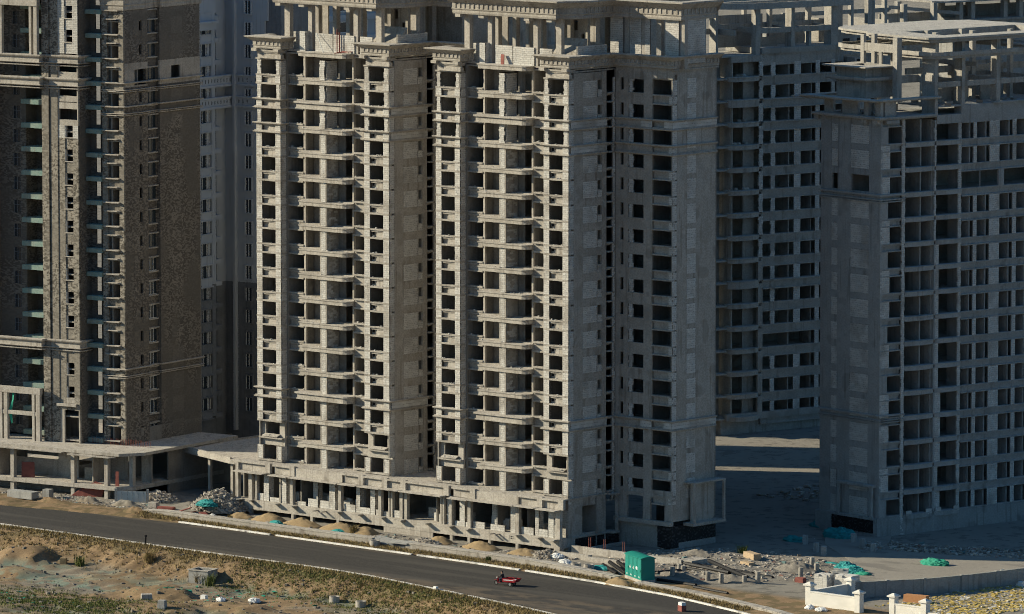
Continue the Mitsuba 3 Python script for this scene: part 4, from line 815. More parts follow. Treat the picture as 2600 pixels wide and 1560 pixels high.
gt.add('ring_beam', Acc().poly(topp.difference(hole), 60.72, 60.98, tone=.85).poly(topp.buffer(-.35).difference(topp.buffer(-.9)), 60.35, 60.72, tone=.7).poly(hole.buffer(.25).difference(hole), 60.1, 60.72, tone=.6), FR)
cl = Acc()
for _ in range(60): cl.obox((rng.uniform(-9, 0), rng.uniform(9.5, 26)), rng.uniform(.1, 1.2), rng.uniform(.1, .4), rng.uniform(.1, .5), rng.uniform(0, 3), 52.4, tone=rng.random())
for _ in range(40): cl.obox((rng.uniform(-10, -1), rng.uniform(.5, 4)), rng.uniform(.1, .8), rng.uniform(.1, .4), rng.uniform(.1, .5), rng.uniform(0, 3), 51.6, tone=rng.random())
gt.add('roof_debris', cl, 'debris_mix', kind='stuff')
gt.flush_blocks()

# ------------------------------------------------------------------ the dark frame tower behind
ft = Thing('frame_tower', 'dark concrete frame tower with rounded balconies, standing in shade behind the other towers', 'tower', o=(-53.564, 99.765, 0), rot=-12.64)
rng = random.Random(51)
for i in range(16):
    z0 = 48.9 - 3.1 * i + .0
    zc = z0 + 3.1
    # rounded balcony
    n = 7; arc = [(.0 + .9 * math.sin(math.pi * (.12 + .88 * q / n) ) ** .5 if q not in (0,) else .0, -5.2 + 5.1 * q / n) for q in range(n)] + [(.25, -.15)]
    big = i in (1, 9)
    ft.add('balcony', Acc().prism([(-.8, -5.3), *arc, (-.8, -.1)], z0 - .5 - .4 * big, z0 + .02, tone=.6).prism([(-.8, -5.3), *[(x + .1, y) for x, y in arc], (-.8, -.1)], z0 + .02, z0 + .14, tone=.6), 'concrete_frame')
    ft.add('balcony', Acc().box(-2.0, -1.0, -9, -5.2, z0 - .4, z0), 'concrete_frame')
    ft.wall('y', .25, 1, -.25, .6, z0 + .1, zc - .5, rng, L=.35, H=.25, rag=.15, prio=.2, name='pier') if i < 9 else ft.box('pier', (-.2, .2, -.2, .6, z0, zc - .4), 'concrete_frame')
    pr = .35 if i in (1, 2, 9) else 0
    ft.add('ledge', Acc().box(-.6, .05 + pr, .5, 14.5, z0 - .1, z0 + .08).box(-.6, .05 + pr, .5, 14.5, z0 - 1.22, z0 - 1.06), 'concrete_frame')
    ft.box('spandrel', (-.4, -.1 + pr * .6, .5, 14.5, z0 - 1.08, z0 - .08), 'concrete_frame', tone=.35)
    for a0, a1, pp_ in ((2.0, 2.85, .3), (6.05, 7.2, .5), (9.75, 10.5, .3), (12.5, 13.1, .1)):
        if i in (12,) and a0 < 9: continue
        ft.wall('y', .02, 1, a0, a1, z0 + .08, zc - 1.23, rng, L=.45, H=.24, rag=.12 if a0 < 6 else 0, prio=pp_, name='pier')
    ft.add('inner_wall', Acc().box(-1.2, -1.0, -2.0, -.1, z0, zc - .4).box(-3.5, -.1, -4.6, -4.4, z0, zc - .3).box(-2.5, -.3, 5.3, 5.45, z0, zc - 1.2).box(-2.5, -.3, 9.2, 9.3, z0, zc - 1.2), 'concrete_frame')
    ft.add('floor_slab', Acc().box(-6, -.1, -9, 14.4, z0 - .25, z0 - .05), 'concrete_frame')
    if i < 8:
        for _ in range(3): ft.add('rubble_bag', Acc().tm(trimesh.creation.icosphere(1, .32).apply_transform(np.diag([1, 1.2, .8, 1])).apply_translation([-.5, rng.uniform(-4, -1.5), z0 + .25]), tone=rng.random()), 'debris_mix') if i in (0, 2, 3, 5) else None
ft.add('room_wall', Acc().box(-6.2, -6, -9, 14.5, 0, 51).box(-2.2, -2, -9, -5.2, 0, 52).box(-6, 0, 14.4, 14.6, 0, 52), 'interior')
ft.add('plinth', Acc().box(-6, -.5, -6, 14.5, -.5, 2.6).box(-.6, .2, -5.5, 14.5, 2.0, 2.9), 'concrete_frame')
ft.add('roof_slab', Acc().box(-8, .3, .3, 14.6, 52.0, 52.75).box(-.5, .3, -5, .3, 51.0, 51.9).box(-8, 0, -9, 14.4, 51.7, 51.9).box(-.4, 0, .4, 14.6, 50.4, 52.0), 'concrete_frame')
for x0, x1, y0, y1, zz in ((-1.0, 0, -.6, .2, 58.5), (-1.4, 0, 5.5, 6.1, 58.5), (-1.6, 0, 12.4, 13.6, 58.5), (-3.6, -2.6, 1.5, 2.0, 58.5), (-4.3, -3.6, 4.5, 5, 58.5), (-5.5, -4.4, -4.4, -3.8, 58.5), (-3.4, -2.9, -7.4, -6.9, 58.5), (-4.6, -3.2, -5.0, -4.6, 58.5), (-6, -5.2, 9.5, 10, 58.5), (-6.6, -6, 13, 13.6, 58.5), (-8, -7.4, 3, 3.5, 58.5), (-8, -7.4, -4, -3.5, 58.5), (-1.0, -.3, 8.8, 9.2, 55), (-4.4, -3.8, 16.5, 17.4, 59), (-1.0, -.2, 19, 20.2, 60)):
    ft.box('roof_column', (x0, x1, y0, y1, 51.8, zz), 'concrete_frame', tone=.75)
ft.add('tie_beam', Acc().box(-.6, -.1, -.4, 14, 54.75, 55.5).box(-4.8, -4.4, -5, 14, 55.2, 55.9).box(-4.6, -.3, 5.6, 6.0, 54.8, 55.5).box(-5.0, -.2, -4.2, -3.8, 54.6, 55.4).box(-4.6, -.3, 12.6, 13, 54.8, 55.5).box(-5.2, -.8, -.4, 0, 54.8, 55.5).box(-4.9, -4.6, -7.2, -3.6, 54.6, 55.4), 'concrete_frame')
rg = Polygon([(-8, -10.5), (-4.8, -9.6), (-3.6, -6.2), (-1.0, -3.6), (.6, -1.2), (.8, 15.5), (-8, 15.5)]).buffer(-.5).buffer(.5, quad_segs=4)
ft.add('ring_beam', Acc().poly(rg.difference(rg.buffer(-1.4)), 58.45, 58.7, tone=.7).poly(rg.difference(rg.buffer(-.25)), 58.1, 59.0, tone=.75), 'concrete_frame')
ft.add('roof_wall', Acc().box(-3.2, -3, 1, 5.4, 52.6, 54).box(-6, -5.8, -3, 5, 52.6, 57).box(-5.6, -5.4, 6, 12, 52.6, 56.8).box(-8, -3, 14.6, 14.8, 48, 56).box(-8, 2, 15, 15.2, 40, 51), 'concrete_frame')
ft.add('penthouse', Acc().box(-6.5, -4.6, -11.5, -8.3, 51.8, 56.2).box(-6.6, -4.4, -11.7, -8.1, 56.2, 56.4), 'concrete_frame')
ft.flush_blocks(most=280)

# ------------------------------------------------------------------ roofs and blocks further back, seen over and between the roof frames
fb = Thing('frame_building', 'roof of another unfinished frame building, just showing behind the grey tower', 'building', o=(-57.4, 154.6, 0), rot=-12.64)
# at about 960 m from the viewer, behind the right tower
o6 = np.array([64.5, 962.0])
def toA(X, Y):
    q = np.array([X, Y]) - np.array([6.76733765, 806.99999633]); return q @ np.array([.74361, -.66861]), q @ np.array([.66861, .74361])
fb.o = np.array([*toA(*o6), 0.0])
rng = random.Random(61)
fb.add('facade', Acc().box(-10, 0, 0, 40, -.5, 53.6), 'concrete_grey')
for i in range(2): fb.add('ledge', Acc().box(0, .35, 0, 40, 53.3 - 3.1 * i, 53.6 - 3.1 * i), 'concrete_frame')
fb.add('ring_beam', Acc().poly(Polygon([(-9, -6), (-.5, -5.5), (.8, -4), (.8, 40), (-9, 40)]), 56.15, 56.4, tone=.8), 'concrete_frame')
fb.add('ring_beam', Acc().hexa([[-6, -13, 55.6], [-4.5, -13, 55.6], [.5, -1, 54.3], [-1, -1, 54.3]], [[-6, -13, 56.1], [-4.5, -13, 56.1], [.5, -1, 54.8], [-1, -1, 54.8]], tone=.85).box(-6, -1, -13, -12.5, 55.4, 56.0), 'concrete_frame')
for y in (-11, -5.5, -.8, 1.4, 7.4, 10.3, 15, 17, 21): fb.box('roof_column', (-.9, -.1, y, y + .7, 50 if y < 0 else 53, 56.2), 'concrete_frame', tone=.85)
for y in (-8, 0, 5, 12, 19): fb.box('roof_column', (-5.9, -5.2, y, y + .7, 50, 56.2), 'concrete_frame', tone=.6)
fb.add('roof_wall', Acc().box(-4.6, -4.3, -12, -2, 48, 54.6, tone=.85).box(-6, -5.8, 0, 30, 53, 55.2).box(-9, -1, -13, -12.8, 44, 54), 'concrete_frame')
fb2 = Thing('frame_building', 'shaded unfinished building seen between the frame tower roof and the grey tower roof', 'building', o=(*toA(48.5, 948.), 0), rot=-12.64)
fb2.add('facade', Acc().box(-10, 0, -14, 6, -.5, 53.0), 'concrete_grey')
for i in range(3):
    fb2.add('ledge', Acc().box(0, .25, -14, 6, 52.6 - 3 * i, 52.85 - 3 * i), 'concrete_frame')
    for y in (-12, -9, -6, -3, 0, 3): fb2.box('opening', (-.02, .02, y, y + 1.7, 50.2 - 3 * i, 52 - 3 * i), 'black')
for y in (-12, -8.5, -4, -1, 2, 5): fb2.box('roof_column', (-.8, -.1, y, y + .5, 53, 58.5), 'concrete_frame', tone=.8)
fb2.add('tie_beam', Acc().box(-.7, -.2, -13, 6, 55.4, 56), 'concrete_frame')
ab = Thing('apartment_block', 'blue-grey apartment block glimpsed through the roof posts of the sunlit towers', 'apartment building', o=(*toA(-4., 965.), 0), rot=-2)
ab.add('wall', Acc().box(-8, 0, -48, 26, -.5, 70, tone=.3), 'pale_paint')
ab.add('wall', Acc().box(-6, 0.6, -14, -8, -.5, 70, tone=.5).box(-6, .5, 4, 7, -.5, 70), 'pale_paint')
for i in range(7):
    z = 52 + 3 * i - 3
    ab.add('floor_band', Acc().box(0, .35, -48, 26, z - .35, z + .45, tone=.75), 'pale_paint')
    for y in range(-46, 24, 4):
        w = ab.add('window', Acc().box(0, .16, y, y + 2.4, z + .9, z + 1.02).box(0, .16, y, y + 2.4, z + 2.4, z + 2.52).box(0, .16, y, y + .12, z + .9, z + 2.5).box(0, .16, y + 2.3, y + 2.42, z + .9, z + 2.5), 'white_trim')
        ab.add('pane', Acc().box(-.01, .06, y + .1, y + 2.3, z + 1, z + 2.42), 'glass', parent=w)

# ------------------------------------------------------------------ ground, road, kerbs
def yk(x): return np.interp(x, [-140, -12, -4, 4.6, 12, 18.7, 25, 30.8, 45, 70], [-30.3, -30.1, -30.7, -32.3, -33.6, -35.0, -36.3, -37.7, -41.5, -49])
def yf(x): return np.interp(x, [-140, -80, -70, -61, -52, -2, 8, 18.2, 25, 32.3, 39, 46.4, 60, 90], [-22, -18.4, -16.5, -15.4, -14.3, -15.2, -15.7, -16.6, -17.6, -18.8, -20.7, -22.9, -28, -40])
def N(x, y, s, seed=0, z=0.0): return meshkit.noise(np.stack([np.asarray(x) * s, np.asarray(y) * s, np.full(np.shape(x), z)], -1), seed)
def FB(x, y, s, seed=0, o=4): return meshkit.fbm(np.stack([np.asarray(x) * s, np.asarray(y) * s, np.zeros(np.shape(x))], -1), o, seed)
def blob(x, y, cx, cy, rx, ry, h, seed=0):
    d = ((x - cx) / rx) ** 2 + ((y - cy) / ry) ** 2
    return h * np.clip(1 - d * (.7 + .6 * N(x, y, 1.1, seed)), 0, None) ** .8
def height(x, y):
    s = yk(x) - y
    b0 = 1.6 + 1.6 * N(x, x * 0, .12, 3); w = 4.6 + 2.0 * N(x, x * 0, .09, 4)
    t = np.clip((s - b0) / w, 0, 1); t = t * t * (3 - 2 * t)
    gul = 1 - np.abs(2 * N(x + .35 * s, y * .15, 1.15, 5) - 1)
    low = -2.25 + 1.1 * (FB(x, y, .14, 6) - .5) + .5 * (FB(x, y, .7, 7) - .5)
    near = .0 + .12 * FB(x, y, .9, 8) * np.clip(s - .4, 0, 1) + t * (low - .1) - .75 * (t * (1 - t) * 4) * gul * (.5 + .5 * N(x, y, .2, 9))
    near = near + blob(x, y, -22.6, -47.2, 5.5, 3.4, 1.2, 1) + blob(x, y, -54.6, -38.2, 4.6, 3.2, 1.7, 2) + blob(x, y, -48, -45.4, 4, 3, .7, 3) + blob(x, y, -6, -50, 7, 3.5, .8, 4) + blob(x, y, -14, -55, 6, 4, .8, 5)
    d = y - yf(x)
    far = .06 + .14 * FB(x, y, .8, 11) * np.clip(d, 0, 1)
    rub = np.clip(1 - ((x - 22) / 15) ** 2 - ((y - 2) / 13) ** 2, 0, 1)
    far = far + .9 * np.sqrt(rub) * np.clip(FB(x, y, .23, 12) - .36, 0, 1) + .25 * rub * (FB(x, y, 1.3, 13) - .4)
    soilL = np.clip((-53 - x) / 6, 0, 1) * np.clip(1 - np.abs(d - 3.5) / 4, 0, 1)
    far = far + soilL * 1.1 * np.clip(FB(x, y, .3, 14) - .35, 0, 1)
    under = (x > -56) & (x < 1) & (y > -9)
    far = np.where(under, far - .35 * np.clip((y + 9) / 3, 0, 1), far)
    far = np.where(y > 25, .02 + .06 * FB(x, y, .3, 15), far)
    h = np.where(s > -.1, near, np.where(d > .1, far, -.12))
    return h
xs = np.arange(-135, 92, .5); ys = np.concatenate([np.arange(-112, 24, .5), np.arange(24, 150, 3.0)])
gx, gy = np.meshgrid(xs, ys); gz = height(gx, gy)
nx, ny = len(xs), len(ys)
ii, jj = np.meshgrid(np.arange(nx - 1), np.arange(ny - 1)); a_ = (jj * nx + ii).ravel()
gf = np.vstack([np.c_[a_, a_ + 1, a_ + nx + 1], np.c_[a_, a_ + nx + 1, a_ + nx]])
gr = Acc().raw(np.c_[gx.ravel(), gy.ravel(), gz.ravel()], gf)
for x0, x1, y0, y1 in ((-4000, 4000, -4000, -112), (-4000, 4000, 147, 4000), (-4000, -135, -112, 147), (91.5, 4000, -112, 147)):
    gr.raw([[x0, y0, -1.2], [x1, y0, -1.2], [x1, y1, -1.2], [x0, y1, -1.2]], [[0, 1, 2], [0, 2, 3]])
struct('ground', gr, 'soil', smooth=True)
rx = np.arange(-135, 91, 2.0)
rv, rf = [], []
for i, x in enumerate(rx):
    wob = 1.1 * (FB(np.array([x]), np.array([0.]), .35, 21)[0] - .5) if x < -52 else 0
    y0, y1 = float(yk(x)) - .02, float(yf(x)) + wob
    for q in range(9): t = q / 8; rv.append([x, y0 + (y1 - y0) * t, .0 + .10 * math.sin(math.pi * t)])
    if i: rf += [f for q in range(8) for f in ([(i - 1) * 9 + q, i * 9 + q, i * 9 + q + 1], [(i - 1) * 9 + q, i * 9 + q + 1, (i - 1) * 9 + q + 1])]
struct('road', Acc().raw(rv, rf), 'asphalt', smooth=True)
def strip(fy, x0, x1, off, w, z0, z1, gaps):
    acc = Acc(); x = x0
    while x < x1 - .01:
        x2 = min(x + 1.0, x1)
        if not any(g0 < (x + x2) / 2 < g1 for g0, g1 in gaps):
            ya, yb = float(fy(x)) + off, float(fy(x2)) + off
            j = .012
            acc.hexa([[x + j, ya, z0], [x2 - j, yb, z0], [x2 - j, yb + w, z0], [x + j, ya + w, z0]], [[x + j, ya, z1], [x2 - j, yb, z1], [x2 - j, yb + w, z1], [x + j, ya + w, z1]], tone=.5)
        x = x2
    return acc
struct('kerb', strip(yk, -130, 90, -.36, .36, -.3, .17, ((-43.5, -42.5), (-32.5, -31.5), (-19, -18), (14, 15))), 'kerb_paint', label='white kerb on the near side of the road')
struct('kerb', strip(yf, -52, 90, 0, .34, -.3, .17, ((-36.2, -35.2), (-12.4, -11.4), (5.6, 6.6))), 'kerb_paint', label='white kerb on the far side of the road')
# concrete path in the yard, and the sunlit apron by the fence
path = Polygon([(4, 75), (13, 33), (20, 24.5), (29, 17.5), (36.5, 11), (41.5, 3.5), (48.2, -3.0), (50.4, 2), (52.5, 14), (54.5, 34), (44, 40), (38, 28), (31, 26.5), (26.5, 28.5), (19, 39), (11, 62), (9, 78)])
struct('path', Acc().poly(path, -.2, .16), 'path_concrete')
struct('path', Acc().poly(Polygon([(-90, 26), (-52, 27), (-52, 20), (-56, 4), (-57, -7), (-61.5, -8.5), (-64, 0), (-70, 12), (-90, 16)]), -.2, .13), 'path_concrete', label='dusty concrete lane running back beside the entrance roof')

# ------------------------------------------------------------------ low wall with coping slabs along the far kerb
def lw(x): return float(np.interp(x, [-62, -20, -4, 4, 10, 18, 26, 35, 48, 62, 90], [-12.2, -12.3, -12.2, -12.5, -13.1, -14.2, -15.6, -17.0, -20.6, -25.8, -38]))
def lwh(x): return float(np.interp(x, [-61, -58, -20, 12, 18.5, 22, 60], [.55, .8, .9, .8, .62, .45, .42]))
wl = Thing('low_wall', 'long low stained concrete wall with loose coping slabs beside the road', 'wall')
rng = random.Random(71)
x = -60.5
while x < 62:
    x2 = x + rng.uniform(.92, 1.08)
    if not (-21.0 < x < -15.5 or 19.6 < x < 23.5):
        y0, y1, hh = lw(x), lw(x2), lwh(x); jj_ = .02; dz = rng.uniform(-.012, .012)
        wl.add('coping_slab', Acc().hexa([[x + jj_, y0 - .06, hh - .1 + dz], [x2 - jj_, y1 - .06, hh - .1 + dz], [x2 - jj_, y1 + 1.25, hh - .1 + dz], [x + jj_, y0 + 1.25, hh - .1 + dz]], [[x + jj_, y0 - .06, hh + dz], [x2 - jj_, y1 - .06, hh + dz], [x2 - jj_, y1 + 1.25, hh + dz], [x + jj_, y0 + 1.25, hh + dz]], tone=rng.uniform(.5, .85)), 'concrete')
    x = x2
for x0, x1 in ((-60.5, -20.8), (-15.4, 19.5), (23.6, 62)):
    a = Acc(); q = np.linspace(x0, x1, max(2, int((x1 - x0) / 3)))
    for u, v in zip(q[:-1], q[1:]):
        a.hexa([[u, lw(u), -.3], [v, lw(v), -.3], [v, lw(v) + 1.15, -.3], [u, lw(u) + 1.15, -.3]], [[u, lw(u), lwh(u) - .09], [v, lw(v), lwh(v) - .09], [v, lw(v) + 1.15, lwh(v) - .09], [u, lw(u) + 1.15, lwh(u) - .09]], tone=.35)
    wl.add('wall_core', a, 'concrete')
# the broken stretch: dropped cover slabs over a dark trench
pt = Thing('cover_slab', 'dropped grey cover slab over the dark gap in the low wall, left one', 'concrete slab', group='slabs over the gap in the wall')
pt.add(None, Acc().hexa([[-21.2, -12.6, .55], [-18.3, -12.4, .25], [-18.0, -10.7, .6], [-21, -10.9, .95]], [[-21.2, -12.6, .7], [-18.3, -12.4, .4], [-18.0, -10.7, .75], [-21, -10.9, 1.1]], tone=.6), 'concrete_grey')
pt = Thing('cover_slab', 'grey cover slab lying level at the right end of the gap in the low wall', 'concrete slab', group='slabs over the gap in the wall')
pt.add(None, Acc().hexa([[-18.0, -12.7, .62], [-15.0, -12.5, .68], [-15.0, -10.6, .72], [-18.0, -10.8, .66]], [[-18.0, -12.7, .76], [-15.0, -12.5, .82], [-15.0, -10.6, .86], [-18, -10.8, .8]], tone=.7), 'concrete_grey')
Thing('drain_box', 'dark open drain box in the gap of the low wall', 'drain').add(None, Acc().box(-21, -15.6, -12.2, -12.0, -.2, .5).box(-20.9, -20.6, -12.0, -11, -.2, .5).box(-18.4, -18.2, -12, -11, -.2, .5), 'dark_cladding')

# ------------------------------------------------------------------ heaps, rubble and litter
def H(x, y):
    if y > 22.9: return .04
    fx, fy = min(max((x + 135) * 2, 0), nx - 2.01), min(max((y + 112) * 2, 0), 268.9)
    i, j = int(fx), int(fy); a, b = fx - i, fy - j
    return float((gz[j, i] * (1 - a) + gz[j, i + 1] * a) * (1 - b) + (gz[j + 1, i] * (1 - a) + gz[j + 1, i + 1] * a) * b)
def heap(name, label, cat, cx, cy, rx, ry, h, m, seed, rot=0.0, rough=.35, group=None, base=None):
    n, k = 44, 15
    v, f = [], []
    z0 = H(cx, cy) if base is None else base
    ca, sa = math.cos(rot), math.sin(rot)
    for i in range(k + 1):
        r = i / k
        for q in range(n):
            a = 2 * math.pi * q / n
            rr = r * (1 + .3 * (meshkit.noise(np.array([math.cos(a) * 1.6, math.sin(a) * 1.6, seed * 3.1])) - .5))
            lx, ly = rr * rx * math.cos(a), rr * ry * math.sin(a)
            x, y = cx + lx * ca - ly * sa, cy + lx * sa + ly * ca
            z = h * max(0, 1 - r ** 1.5) * (1 + rough * 1.2 * (meshkit.fbm(np.array([x * .8, y * .8, seed]), 3) - .5)) + rough * .5 * (meshkit.noise(np.array([x * 2.6, y * 2.6, seed + 9])) - .5) * (1 - r * .8)
            v.append([x, y, z0 + z - .12 * (r > .95)])
    for i in range(k):
        for q in range(n):
            a0, a1, b0, b1 = i * n + q, i * n + (q + 1) % n, (i + 1) * n + q, (i + 1) * n + (q + 1) % n
            f += [[a0, b0, b1], [a0, b1, a1]]
    t = Thing(name, label, cat, group=group)
    t.add(None, Acc().raw(v, f), m, smooth=35)
    return t
SANDS = [(-50.5, -4.6, 2.0, 1.3, .7), (-45.4, -5.0, 3.2, 1.6, 1.05), (-39.7, -4.9, 3.4, 1.6, 1.0), (-33.6, -4.5, 3.2, 1.5, 1.0), (-29.6, -4.3, 2.2, 1.4, .95), (-17.0, -4.4, 2.2, 1.5, .9), (-10.2, -4.4, 3.0, 1.5, .9), (-3.2, -4.3, 2.6, 1.4, .75)]
for i, (x, y, rx_, ry_, h_) in enumerate(SANDS):
    heap('sand_heap', ['low ochre sand heap at the left end under the shops', 'long ochre sand heap second from the left under the shops', 'ochre sand heap third from the left under the shops', 'ochre sand heap left of the solid plinth under the shops', 'weedy ochre sand heap against the solid plinth', 'pale sand heap just right of the solid plinth', 'ochre sand heap second from the right under the shops', 'ochre sand heap at the right end under the shops'][i], 'sand heap', x, y, rx_, ry_, h_, 'sand', 100 + i, group='sand heaps under the shops', base=-.25)
heap('sand_heap', 'ochre sand heap on the verge in front of the green cabinet', 'sand heap', 22.3, -16.3, 2.1, .9, .85, 'sand', 120)
for i, (x, y, a, b, h_, lab) in enumerate([(30, -5.5, 5, 1.8, .55, 'low grey rubble mound among the concrete stubs'), (31.5, 5.5, 3.2, 2.2, 1.0, 'pale rubble mound beside the upper end of the pipes'), (24, -7.3, 3.4, 1.4, .55, 'gravel mound between the cabinet and the pipes'), (14.5, 7, 3.0, 1.3, .6, 'dark rubble mound near the foot of the rear wing')]):
    heap('rubble_mound', lab, 'rubble', x, y, a, b, h_, 'rubble', 130 + i, rough=.7)
for i, (x, y, a, b, h_, lab) in enumerate([(-72.5, -9.5, 2.2, 1.2, .7, 'brown soil heap on the verge left of the metal fence panel'), (-66.4, -9.2, 2.6, 1.3, .8, 'brown soil heap below the metal fence panel'), (-61.5, -12.2, 2.0, 1.0, .6, 'brown soil heap at the start of the low wall'), (-76.5, -12.6, 3.4, 1.0, .5, 'long low soil heap along the left road edge')]):
    heap('soil_heap', lab, 'soil heap', x, y, a, b, h_, 'soil', 140 + i, rough=.7)

def scatter(th, m, n, region, smin, smax, seed, kind=None, part=None, flat=.5, zf=H, base=None, lift=0.0):
    rng = random.Random(seed); a = Acc()
    for _ in range(n):
        x, y = region(rng); s = rng.uniform(smin, smax) * rng.choice((.5, .7, 1))
        z = (zf(x, y) if base is None else base) + lift
        a.obox((x, y), s, s * rng.uniform(.25, .9), s * flat * rng.uniform(.3, 1), rng.uniform(0, 3.14), z - .03, tone=rng.random(), t2=rng.random(), tilt=rng.uniform(-.3, .3))
    th.add(part, a, m, kind=kind)
def rect(x0, x1, y0, y1): return lambda r: (r.uniform(x0, x1), r.uniform(y0, y1))
def disc(cx, cy, rx, ry): return lambda r: (lambda a, q: (cx + rx * q * math.cos(a), cy + ry * q * math.sin(a)))(r.uniform(0, 6.283), math.sqrt(r.random()))
def stuff(name, label, m, n, region, smin, smax, seed, **k):
    t = Thing(name, label, None, kind='stuff'); scatter(t, m, n, region, smin, smax, seed, **k); return t
# two heaps of broken bricks and timber at the left
def debris_heap(label, cx, cy, rx, ry, h, seed, n):
    t = heap('debris_heap', label, 'debris heap', cx, cy, rx, ry, h, 'rubble', seed, rough=.8)
    rng = random.Random(seed); a = Acc()
    for _ in range(n):
        an, q = rng.uniform(0, 6.283), math.sqrt(rng.random()); x, y = cx + rx * q * math.cos(an), cy + ry * q * math.sin(an)
        z = H(cx, cy) + h * max(0, 1 - q ** 1.5) * rng.uniform(.85, 1.12)
        s = rng.uniform(.25, 1.0)
        a.obox((x, y), s, rng.uniform(.1, .28), rng.uniform(.08, .25), rng.uniform(0, 3.14), z - .05, tone=rng.random() * .88, t2=rng.random(), tilt=rng.uniform(-.5, .5))
    t.add('debris_piece', a, 'debris_mix', kind='stuff'); return t
debris_heap('tall heap of broken timber and bricks at the left end of the shop row', -56.0, -3.0, 4.2, 3.0, 2.2, 150, 900)
debris_heap('heap of dark broken bricks behind the metal fence panel', -67.2, -2.6, 3.0, 2.0, 1.0, 151, 500)
debris_heap('pile of lumber and scaffold tubes far back in the sunlit gap', -101, 45, 9, 2.5, 1.6, 152, 260)
debris_heap('low heap of grey broken stone behind the gap in the low wall', -15.6, -8.6, 2.6, 1.4, .7, 153, 260)
debris_heap('small heap of pale rubble at the corner post of the shops', 1.6, -5.4, 2.0, 1.4, .6, 154, 220)
stuff('litter', 'building litter strewn along the strip between low wall and shops', 'debris_mix', 1500, rect(-52, 6, -10.6, -3.2), .12, .5, 160)
stuff('litter', 'rubble and litter strewn over the open ground right of the towers', 'debris_mix', 1900, disc(22, 3, 15, 12), .12, .55, 161)
stuff('litter', 'shaded litter strewn along the foot of the grey tower', 'debris_mix', 1500, lambda r: (lambda t, w: (23 + 17 * t + 4.5 * w, 31 + 6 * t - 6.5 * w))(r.uniform(-.1, 2.0), r.uniform(.1, 1)), .12, .6, 162, base=.17)
stuff('litter', 'dark litter strewn in the far shaded courtyard', 'debris_mix', 900, rect(-14, 12, 52, 84), .2, .9, 163, base=.14)
stuff('yellow_litter', 'yellow leaves and offcuts covering the ground behind the white gate wall', 'yellow_litter', 3600, lambda r: (lambda t, w: (55 + 14 * t, -9 + 27 * w))(r.random() ** .8, r.random()), .15, .6, 164, flat=.3)
stuff('litter', 'bricks and scraps on the ground at the foot of the dark tower', 'debris_mix', 800, rect(-88, -60, -11.5, -6.5), .1, .5, 165)
stuff('stones', 'stones and clods scattered on the low ground in front of the road', 'rubble', 2600, lambda r: (lambda x: (x, float(yk(x)) - r.uniform(2.0, 36)))(r.uniform(-85, 25)), .07, .42, 166, flat=.8)
stuff('green_scraps', 'torn green netting scraps on the low ground', 'tarp_green', 420, lambda r: (lambda c: (c[0] + r.gauss(0, 5), c[1] + r.gauss(0, 1.6)))(r.choice([(-20, -46), (-43, -58), (-14, -40), (-33, -60)])), .15, .9, 167, flat=.08)
def tufts(name, label, m, n, region, seed, hmin, hmax, blades=6):
    rng = random.Random(seed); v, f, t = [], [], []
    for _ in range(n):
        x, y = region(rng); z = H(x, y); r0 = rng.uniform(.08, .25)
        for _ in range(blades):
            a = rng.uniform(0, 6.283); h = rng.uniform(hmin, hmax); w = rng.uniform(.03, .07); l = rng.uniform(.1, .5) * h
            bx, by = x + r0 * rng.gauss(0, 1), y + r0 * rng.gauss(0, 1); k = len(v)
            v += [[bx - w * math.sin(a), by + w * math.cos(a), z - .03], [bx + w * math.sin(a), by - w * math.cos(a), z - .03], [bx + l * math.cos(a), by + l * math.sin(a), z + h]]
            f.append([k, k + 1, k + 2]); t += [[rng.random(), .5]] * 3
    th = Thing(name, label, None, kind='stuff'); key = th.key
    scene[key] = PLY((np.array(v), np.array(f)), m, uv=np.array(t))
tufts('dry_grass', 'dry brown grass tufts on the verge and bank in front of the road', 'grass_dry', 5200, lambda r: (lambda x: (x, float(yk(x)) - .45 - abs(r.gauss(0, 2.6))))(r.uniform(-85, 40)), 170, .12, .42)
tufts('dry_grass', 'dry brown grass along the strip between far kerb and low wall', 'grass_dry', 2600, lambda r: (lambda x: (x, r.uniform(float(yf(x)) + .4, lw(x) - .05)))(r.uniform(-60, 46)), 171, .1, .38)
tufts('green_grass', 'thin green grass on the right part of the bank', 'grass_green', 4200, lambda r: (lambda x: (x, float(yk(x)) - .5 - abs(r.gauss(0, 4))))(r.uniform(-22, 20)), 172, .06, .22)
tufts('green_grass', 'green weeds on the low ground at the bottom left', 'grass_green', 2600, lambda r: (r.gauss(-26, 9), r.gauss(-60, 4)), 173, .08, .3)
def clump(label, x, y, h, m, seed, name='grass_clump', n=90, sp=.35):
    rng = random.Random(seed); v, f, t = [], [], []; z = H(x, y)
    for _ in range(n):
        a = rng.uniform(0, 6.283); hh = h * rng.uniform(.55, 1); w = .04; l = sp * hh * rng.uniform(.2, 1.3); r0 = .18 * h
        bx, by = x + rng.gauss(0, r0), y + rng.gauss(0, r0); k = len(v); sx, sy = w * math.sin(a), -w * math.cos(a)
        v += [[bx - sx, by - sy, z], [bx + sx, by + sy, z], [bx + .5 * l * math.cos(a) + sx * .7, by + .5 * l * math.sin(a) + sy * .7, z + .62 * hh], [bx + .5 * l * math.cos(a) - sx * .7, by + .5 * l * math.sin(a) - sy * .7, z + .62 * hh], [bx + l * 1.5 * math.cos(a), by + l * 1.5 * math.sin(a), z + hh * .95]]
        f += [[k, k + 1, k + 2], [k, k + 2, k + 3], [k + 3, k + 2, k + 4]]; t += [[rng.random(), .5]] * 5
    th = Thing(name, label, 'plant'); scene[th.key] = PLY((np.array(v), np.array(f)), m, uv=np.array(t))
